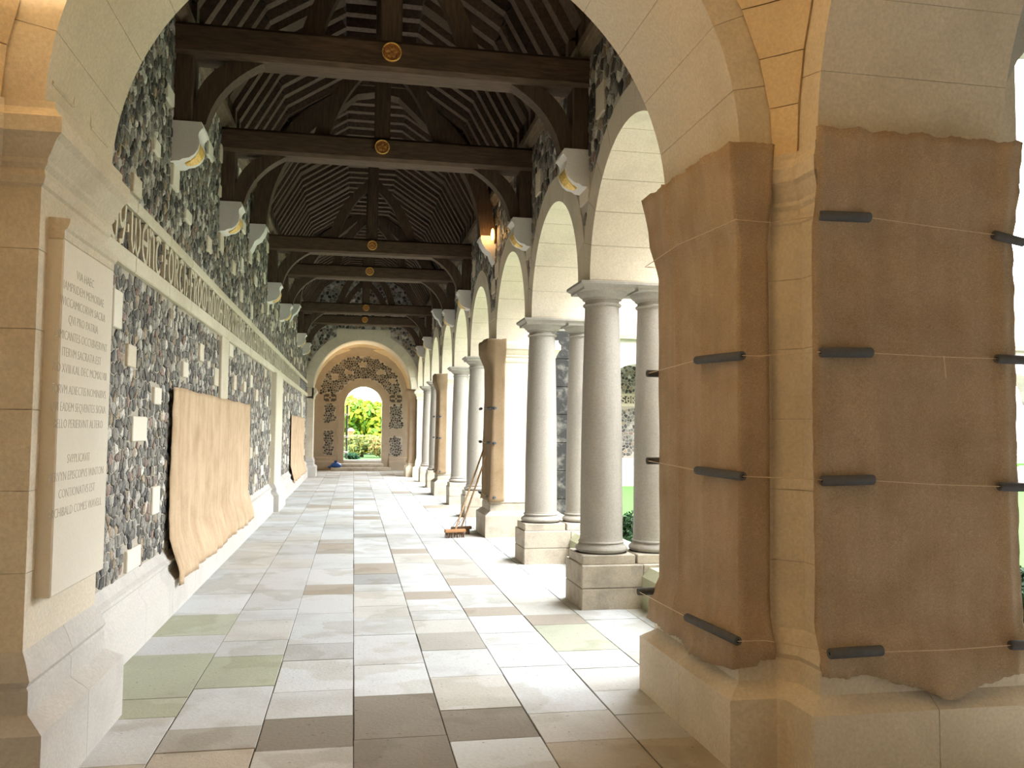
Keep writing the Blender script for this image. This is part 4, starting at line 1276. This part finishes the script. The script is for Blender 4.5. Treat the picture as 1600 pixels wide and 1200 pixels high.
t = thing('hessian_cover', 'narrow hessian cover on the far corner pier beside the end arch', 'cover', (1.8, 28.3, 0.5))
sheet('cloth', [(1.79, 28.8), (1.79, 27.83), (1.99, 27.83)], lambda s: 2.84, lambda s: 0.45, 24, 24, lambda s, z: 0.015+0.09*max(0, min(1, (z-2.58)/0.1))+0.04*max(0, min(1, (0.55-z)/0.1)), M_HESS, t, 0.006, 9)
# two sheets hung over the left wall
for ya, yb, lab, sd in ((7.37, 12.7, 'large pale hessian sheet hanging on the flint wall beside the memorial tablet', 11), (20.9, 26.4, 'farther pale hessian sheet on the flint wall near the end arch', 12)):
    t = thing('hessian_sheet', lab, 'cover', (XL+0.05, (ya+yb)/2, 0.3), 'pale hessian sheets on the left wall')
    def offL(s, z, ya=ya, yb=yb):
        o = 0.022+0.012*sin(s*60)*0.5
        k = max(0, min(1, (0.62-z)/0.30))
        o += k*0.085
        o += 0.016*math.exp(-((s-0.02)/0.012)**2)+0.035*math.exp(-((s-0.12)/0.03)**2)*max(0, min(1, (1.0-z)/0.5))
        o += 0.010*sin(s*90+sin(z*3))*max(0, min(1, (1.0-z)/0.6))
        return o
    sheet('cloth', [(XL, yb), (XL, ya)][::-1] if True else None, lambda s: 1.835+0.012*abs(sin(s*14)), lambda s: 0.215+0.03*abs(sin(s*7+0.4))+(0.0 if s > 0.1 else 0), 110, 30, offL, M_HESSL, t, 0.005, sd)

# ------------------------------------------------------------------ brooms
def broom(head, top, ang, lab, hm):
    t = thing('broom', lab, 'broom', head, 'yard brooms leaning on the pier')
    h, tp = Vector(head), Vector(top)
    ax = Vector((cos(ang), sin(ang), 0))
    ay = Vector((-sin(ang), cos(ang), 0))
    def R(u, v, z): return tuple(h+ax*u+ay*v+Vector((0, 0, z)))
    m = MB()
    m.rings([[R(u, v, z) for u, v, z in ((-0.15, -w2, zz), (0.15, -w2, zz), (0.15, w2, zz), (-0.15, w2, zz))] for w2, zz in ((0.028, 0.075), (0.034, 0.085), (0.034, 0.105), (0.024, 0.118))])
    m.ob('head', hm, t)
    m = MB()
    for i in range(40):
        u, v = rnd.uniform(-0.145, 0.145), rnd.uniform(-0.026, 0.026)
        m.tube([R(u, v, 0.078), R(u*1.06, v*1.7+rnd.uniform(-0.006, 0.006), 0.001)], [0.006, 0.004], 5)
    stuff(m.ob('bristles', M_BRISTLE, t))
    m = MB(); m.tube([h+Vector((0, 0, 0.10)), h.lerp(tp, 0.5)+Vector((0, 0, 0.055)), tp], [0.0135, 0.0125, 0.012], 10); m.ob('handle', M_HANDLE, t, smooth=True)
    m = MB()
    for s in (-1, 1):
        d = (tp-h).normalized()
        m.tube([R(s*0.07, 0, 0.115), tuple(h+Vector((0, 0, 0.1))+d*0.2)], 0.004, 6)
    m.ob('stay', M_IRON, t)
broom((1.43, 12.02, 0), (1.895, 12.55, 1.21), 0.25, 'front broom with reddish wooden head leaning on the wrapped pier', M_BROOM)
broom((1.56, 12.36, 0), (1.90, 12.28, 1.14), 0.3, 'rear broom with darker head behind the other broom', M_BRISTLE)

# ------------------------------------------------------------------ lamps
lamp = thing('wall_lamp', 'small glowing brass lamp high on the arcade wall by the arched truss', 'lamp', (1.98, 12.15, 4.37))
m = MB(); m.cbox(1.965, 1.995, 12.12, 12.19, 4.24, 4.50, 0.006); m.ob('back_plate', M_BRASS, lamp)
m = MB(); m.lathe([(0.004, 4.28), (0.02, 4.30), (0.026, 4.37), (0.018, 4.44), (0.004, 4.46)], 1.94, 12.155, 12); m.ob('glass', M_LAMP, lamp, smooth='all')
pl = bpy.data.objects.new('wall_lamp_light', bpy.data.lights.new('wall_lamp_light', 'POINT')); COL.objects.link(pl)
pl.location = (1.86, 12.155, 4.37); pl.data.energy = 1.5; pl.data.color = (1, 0.55, 0.2); pl.data.shadow_soft_size = 0.03
for lab, ly in (('small brass uplighter above the left respond of the near crossing', 3.0), ('small brass uplighter above the left respond of the far crossing', 29.4)):
    up_l = thing('uplighter', lab, 'lamp', (-1.45, ly, 2.9))
    m = MB(); m.lathe([(0.02, 2.88), (0.06, 2.92), (0.085, 3.0), (0.08, 3.002), (0.05, 2.95)], -1.36, ly, 16); m.ob('bowl', M_BRASS, up_l, smooth=True)
    m = MB(); m.box(-1.56, -1.40, ly-0.02, ly+0.02, 2.9, 2.93); m.ob('bracket', M_BRASS, up_l)
for nm, ly in (('uplighter_light', 3.0), ('far_uplighter_light', 29.4)):
    sl = bpy.data.objects.new(nm, bpy.data.lights.new(nm, 'SPOT')); COL.objects.link(sl)
    sl.location = (-1.36, ly, 3.04); sl.data.energy = 255 if ly < 10 else 170; sl.data.color = (1, 0.73, 0.45); sl.data.shadow_soft_size = 0.06
    sl.data.spot_size = radians(150); sl.data.spot_blend = 0.5; sl.rotation_euler = (pi, 0, 0)

# ------------------------------------------------------------------ south end of the crossing (behind the camera): wall with a doorway
m = MB()
us = [-2.1, -0.45]+[0.257-0.707*cos(pi*i/20) for i in range(21)]+[0.964, 3.1]
zz = [-0.1, -0.1]+[2.45+0.707*sin(pi*i/20) for i in range(21)]+[-0.1, -0.1]
m.rings([[(u, -0.55, z), (u, 0.12, z), (u, 0.12, 7.2), (u, -0.55, 7.2)] for u, z in zip(us, zz)])
struct(m.ob('wall_near_end', M_STONE))
m = MB(); m.box(-2.1, -0.6, -3.2, -0.55, -0.1, 3.6); m.box(1.1, 3.1, -3.2, -0.55, -0.1, 3.6); m.box(-2.1, 3.1, -3.4, -3.2, -0.1, 3.6)
struct(m.ob('wall_light_block', M_STONE))  # unseen closed box, added to keep daylight out of the crossing
m = MB(); m.box(-2.1, 3.1, -3.4, -0.55, 3.5, 3.7); struct(m.ob('ceiling_light_block', M_STONE))
m = MB(); m.box(-2.1, 3.1, -3.4, -1.2, -0.12, -0.006); struct(m.ob('floor_light_block', M_PALE))

# ------------------------------------------------------------------ the other cloister ranges round the garden
def cloister_range(name, lab, to, length, u_start, text=None):
    """simplified range: to(u, v, z) -> world; same section as the corridor (wall v=-1.49, arcade 2.0..2.83)"""
    t = thing(name, lab, 'building', to(u_start, 2.4, 0), 'other ranges round the cloister garden')
    n = int(length/2.48)
    wall = MB(); cols = MB(); ped = MB(); arch = MB()
    for i in range(n):
        uc = u_start+1.24+2.48*i
        k = 16
        us = [uc-1.24]+[uc-RW*cos(pi*j/k) for j in range(k+1)]+[uc+1.24]
        zs = [ZS]+[ZS+RW*sin(pi*j/k) for j in range(k+1)]+[ZS]
        wall.rings([[to(u, 2.0, z), to(u, 2.83, z), to(u, 2.83, 4.95), to(u, 2.0, 4.95)] for u, z in zip(us, zs)])
        arch.rings([[to(u2, 2.83, z2), to(u2, 2.86, z2), to(u3, 2.86, z3), to(u3, 2.83, z3)] for u2, z2, u3, z3 in
                    [(uc-RW*cos(a), ZS+RW*sin(a), uc-1.2*cos(a), ZS+1.2*sin(a)) for a in [pi*j/k for j in range(k+1)]]])
        ub = uc+1.24
        for v in (2.17, 2.662):
            cols.rings([[to(ub+r*cos(2*pi*j/12), v+r*sin(2*pi*j/12), z) for j in range(12)] for r, z in [(0.22, 0.37), (0.22, 0.52), (0.187, 0.57), (0.187, 1.2), (0.153, 2.62), (0.23, 2.74), (0.25, 2.84)]])
        ped.rings([[to(u, v, z) for u, v in ((ub-0.28, 1.92), (ub+0.28, 1.92), (ub+0.28, 2.96), (ub-0.28, 2.96))] for z in (-0.4, 0.37)])
        ped.rings([[to(u, v, z) for u, v in ((uc-1, 2.45), (uc+1, 2.45), (uc+1, 2.96), (uc-1, 2.96))] for z in (-0.4, 0.345)])
    u1 = u_start+n*2.48
    wall.ob('arcade_wall', M_PALE, t); arch.ob('arch_mouldings', M_PALE, t); stuff(cols.ob('columns', M_COLUMN, t)); stuff(ped.ob('pedestals', M_PALE, t))
    m = MB(); m.rings([[to(u, v, z) for v, z in ((-1.9, -0.1), (-1.5, -0.1), (-1.5, 5.0), (-1.9, 5.0))] for u in (u_start-1.0, u1)]); m.ob('back_wall', M_MORTAR, t)
    cells = flint_cells(u_start, min(u1, u_start+9), 0.55, 4.2, 0.13, lambda u, v, r: not (2.45 < v < 3.08))
    f = flint_ob(cells, lambda u, v, d: to(u, -1.5+d, v), t, 'flint_facing')
    m = MB(); m.rings([[to(u, v, z) for v, z in ((-1.52, -0.1), (-1.40, -0.1), (-1.40, 0.3), (-1.47, 0.5), (-1.52, 0.5))] for u in (u_start-1, u1)]); m.ob('plinth', M_PALE, t)
    m = MB()
    for za, zb in ((2.54, 2.655), (2.945, 3.03)):
        m.rings([[to(u, v, z) for v, z in ((-1.52, za), (-1.46, za), (-1.46, zb), (-1.52, zb))] for u in (u_start-1, u1)])
    m.ob('band_fillets', M_CARVED, t)
    m = MB(); m.rings([[to(u, v, z) for v, z in ((-1.5, 2.655), (-1.485, 2.655), (-1.485, 2.945), (-1.5, 2.945))] for u in (u_start-1, u1)]); m.ob('band_ground', M_FLINTB, t)
    m = MB(); m.rings([[to(u, v, z) for v, z in ((-2.1, -0.12), (2.90, -0.12), (2.90, -0.005), (-2.1, -0.005))] for u in (u_start-0.3, u1)]); m.ob('paving', M_PALE, t)
    m = MB(); m.rings([[to(u, v, z) for v, z in ((-2.3, 4.85), (XC, 7.6), (3.15, 4.7), (3.15, 4.85), (XC, 7.8), (-2.4, 4.95))] for u in (u_start, u1)]); m.ob('tiled_roof', M_TILE, t)
    m = MB(); m.rings([[to(u, v, z) for v, z in ((-1.6, 4.6), (2.2, 4.6), (2.2, 4.7), (-1.6, 4.7))] for u in (u_start, u1)]); m.ob('soffit', M_OAK, t)
    if text:
        u = text[1]
        for ch in text[0]:
            if ch == ' ': u += 0.1*text[2]; continue
            wd = G[ch][0]*0.3
            m = MB(); glyph(m, ch, 0, 2.66, 0.28, 1.03, 0.045, lambda a, b2, d, u=u: to(u+a*text[2], -1.485+d, b2), 0, 0.02)
            m.ob('letter', M_CARVED, t)
            u += (wd+0.03)*text[2]
    return t
cloister_range('cloister_range', 'far flint cloister range across the lawn, seen between the nearest columns', lambda u, v, z: (u, 30.90-v, z), 24.8, 3.34, ('OWN BUT SERVE AS THEY SERVED', 8.80, 1))
cloister_range('cloister_range', 'near cloister range running off behind the right edge of the view', lambda u, v, z: (u, v+1.70, z), 24.8, 2.91)
cloister_range('cloister_range', 'opposite cloister range at the far side of the garden', lambda u, v, z: (30.0-v, u, z), 19.84, 6.0)

# ------------------------------------------------------------------ garden
m = MB(); m.box(2.9, 27.3, 4.4, 28.2, -0.5, -0.27)  # added pale strip, makes the light bounced off the garden whiter
tag(m.ob('bounce_path', M_PALE), 'added pale path round the lawn, bouncing whiter light into the arcade', 'path')
m = MB(); m.box(4.3, 25.9, 5.9, 27.0, -0.28, -0.25)
tag(stuff(m.ob('lawn', M_GRASS)), 'bright green mown lawn in the cloister garden', 'grass')
m = MB(); m.box(-40, 40, 33.0, 90, -0.4, 0.30)
tag(stuff(m.ob('garden_ground', M_GRASS)), 'grassy ground outside the far doorway', 'grass')
m = MB(); m.box(-40, -2.1, -40, 33.0, -0.4, -0.1); m.box(-2.1, 60, -40, -0.6, -0.4, -0.1); m.box(31.5, 60, -0.6, 33.0, -0.4, -0.1)
tag(stuff(m.ob('outer_ground', M_GRASS)), 'grass outside the cloister walls', 'grass')

def bush(label, name, cx, cy, z0, rx, ry, rz, nleaf, ls, cols, trunk=True, squash=1.0, seed=1, cat='shrub', group=None):
    rr = random.Random(seed)
    t = thing(name, label, cat, (cx, cy, z0), group)
    m = MB()
    lobes = [(rr.uniform(-0.55, 0.55), rr.uniform(-0.55, 0.55), rr.uniform(-0.45, 0.5), rr.uniform(0.35, 0.6)) for _ in range(14)]
    for i in range(nleaf):
        L = rr.choice(lobes)
        d = Vector((rr.gauss(0, 1), rr.gauss(0, 1), rr.gauss(0, 1))).normalized()*L[3]*rr.uniform(0.75, 1.03)
        p = Vector((cx+(L[0]+d.x)*rx*0.8, cy+(L[1]+d.y)*ry*0.8, z0+rz+(L[2]+d.z)*rz*0.95))
        if p.z < z0+0.02: p.z = z0+0.02+rr.uniform(0, 0.1)
        nr = (d+Vector((rr.uniform(-1, 1), rr.uniform(-1, 1), rr.uniform(-0.3, 1)))*0.6).normalized()
        a = nr.cross(Vector((rr.uniform(-1, 1), rr.uniform(-1, 1), rr.uniform(-1, 1)))).normalized()
        b2 = nr.cross(a)
        s = ls*rr.uniform(0.6, 1.25)
        c = rr.choice(cols); f = rr.uniform(0.75, 1.2)
        m.add([tuple(p-a*s), tuple(p+b2*s*0.5-a*s*0.1), tuple(p+a*s), tuple(p-b2*s*0.5+a*s*0.05)], [(0, 1, 2, 3)], tuple(x*f for x in c))
    stuff(m.ob('foliage', M_LEAF, t, fix=False))
    if trunk:
        m = MB()
        m.tube([(cx, cy, z0-0.1), (cx+0.03, cy, z0+rz*0.5), (cx-0.05, cy+0.05, z0+rz*1.1)], [0.05+rx*0.05, 0.04+rx*0.035, 0.02], 8)
        for k in range(7):
            a = 2*pi*k/7
            m.tube([(cx, cy, z0+rz*0.3), (cx+cos(a)*rx*0.3, cy+sin(a)*ry*0.3, z0+rz*0.8), (cx+cos(a)*rx*0.6, cy+sin(a)*ry*0.6, z0+rz*1.3)], [0.03+rx*0.02, 0.02+rx*0.012, 0.01], 6)
        m.ob('branches', M_BARK, t)
    return t
YG = [(0.30, 0.36, 0.025), (0.20, 0.30, 0.025), (0.36, 0.38, 0.03), (0.08, 0.18, 0.02), (0.13, 0.25, 0.025)]
bush('tall yellow-green tree filling the far doorway', 'garden_tree', 0.5, 43.5, 0.25, 3.4, 2.2, 1.5, 9000, 0.20, YG, seed=3, cat='tree')
bush('dark leafy tree at the left behind the yellow-green tree', 'garden_tree', -4.2, 47.0, 0.25, 3.0, 2.5, 1.8, 5000, 0.22, [(0.10, 0.24, 0.04), (0.2, 0.36, 0.06)], seed=8, cat='tree')
bush('rounded shrub in front of the tree in the doorway, greyish green and yellow', 'garden_shrub', 0.35, 38.4, 0.25, 1.1, 0.8, 0.55, 3500, 0.09, [(0.22, 0.25, 0.08), (0.15, 0.22, 0.08), (0.26, 0.25, 0.06)], seed=4)
bush('orange tinged shrub at the right of the doorway', 'garden_shrub', 1.25, 38.0, 0.25, 0.7, 0.7, 0.5, 2500, 0.08, [(0.30, 0.17, 0.06), (0.28, 0.24, 0.07), (0.17, 0.21, 0.07)], seed=5)
bush('low dark plant at the left foot of the doorway', 'garden_shrub', -0.05, 35.6, 0.28, 0.36, 0.3, 0.14, 600, 0.09, [(0.02, 0.07, 0.035), (0.05, 0.13, 0.06)], trunk=False, seed=6)
bush('clipped dark green box bush beside the nearest column pair', 'box_bush', 3.62, 10.6, -0.25, 0.62, 0.62, 0.42, 9000, 0.035, [(0.012, 0.04, 0.01), (0.02, 0.06, 0.013), (0.007, 0.022, 0.007)], seed=7, group='box bushes on the lawn')
bush('clipped box bush past the right edge of the corner pier', 'box_bush', 5.4, 6.05, -0.25, 0.62, 0.62, 0.42, 7000, 0.035, [(0.012, 0.04, 0.01), (0.02, 0.06, 0.013)], seed=9, group='box bushes on the lawn')
gp = thing('gate_post', 'red brick gate post in the garden at the left of the doorway', 'post', (-0.13, 40.0, 0.25))
for i in range(9):
    m = MB(); m.cbox(-0.26, 0.0, 39.87, 40.13, 0.26+i*0.13, 0.26+i*0.13+0.124, 0.008); m.ob('brick_course', M_BRICK, gp)
m = MB(); square_rings(m, -0.13, 40.0, [(0.16, 1.43), (0.17, 1.47), (0.06, 1.58)]); m.ob('cap', M_PED, gp)
hs = thing('distant_house', 'distant house with red roof showing above the trees through the doorway', 'house', (0.4, 70, 0.3))
m = MB(); m.box(-5, 6, 68, 76, 0.3, 2.4); m.ob('wall', M_BRICK, hs)
m = MB(); m.rings([[(x, y, z) for y, z in ((67.6, 2.3), (72, 4.45), (76.4, 2.3))] for x in (-5.4, 6.4)]); m.ob('roof', M_TILE, hs)
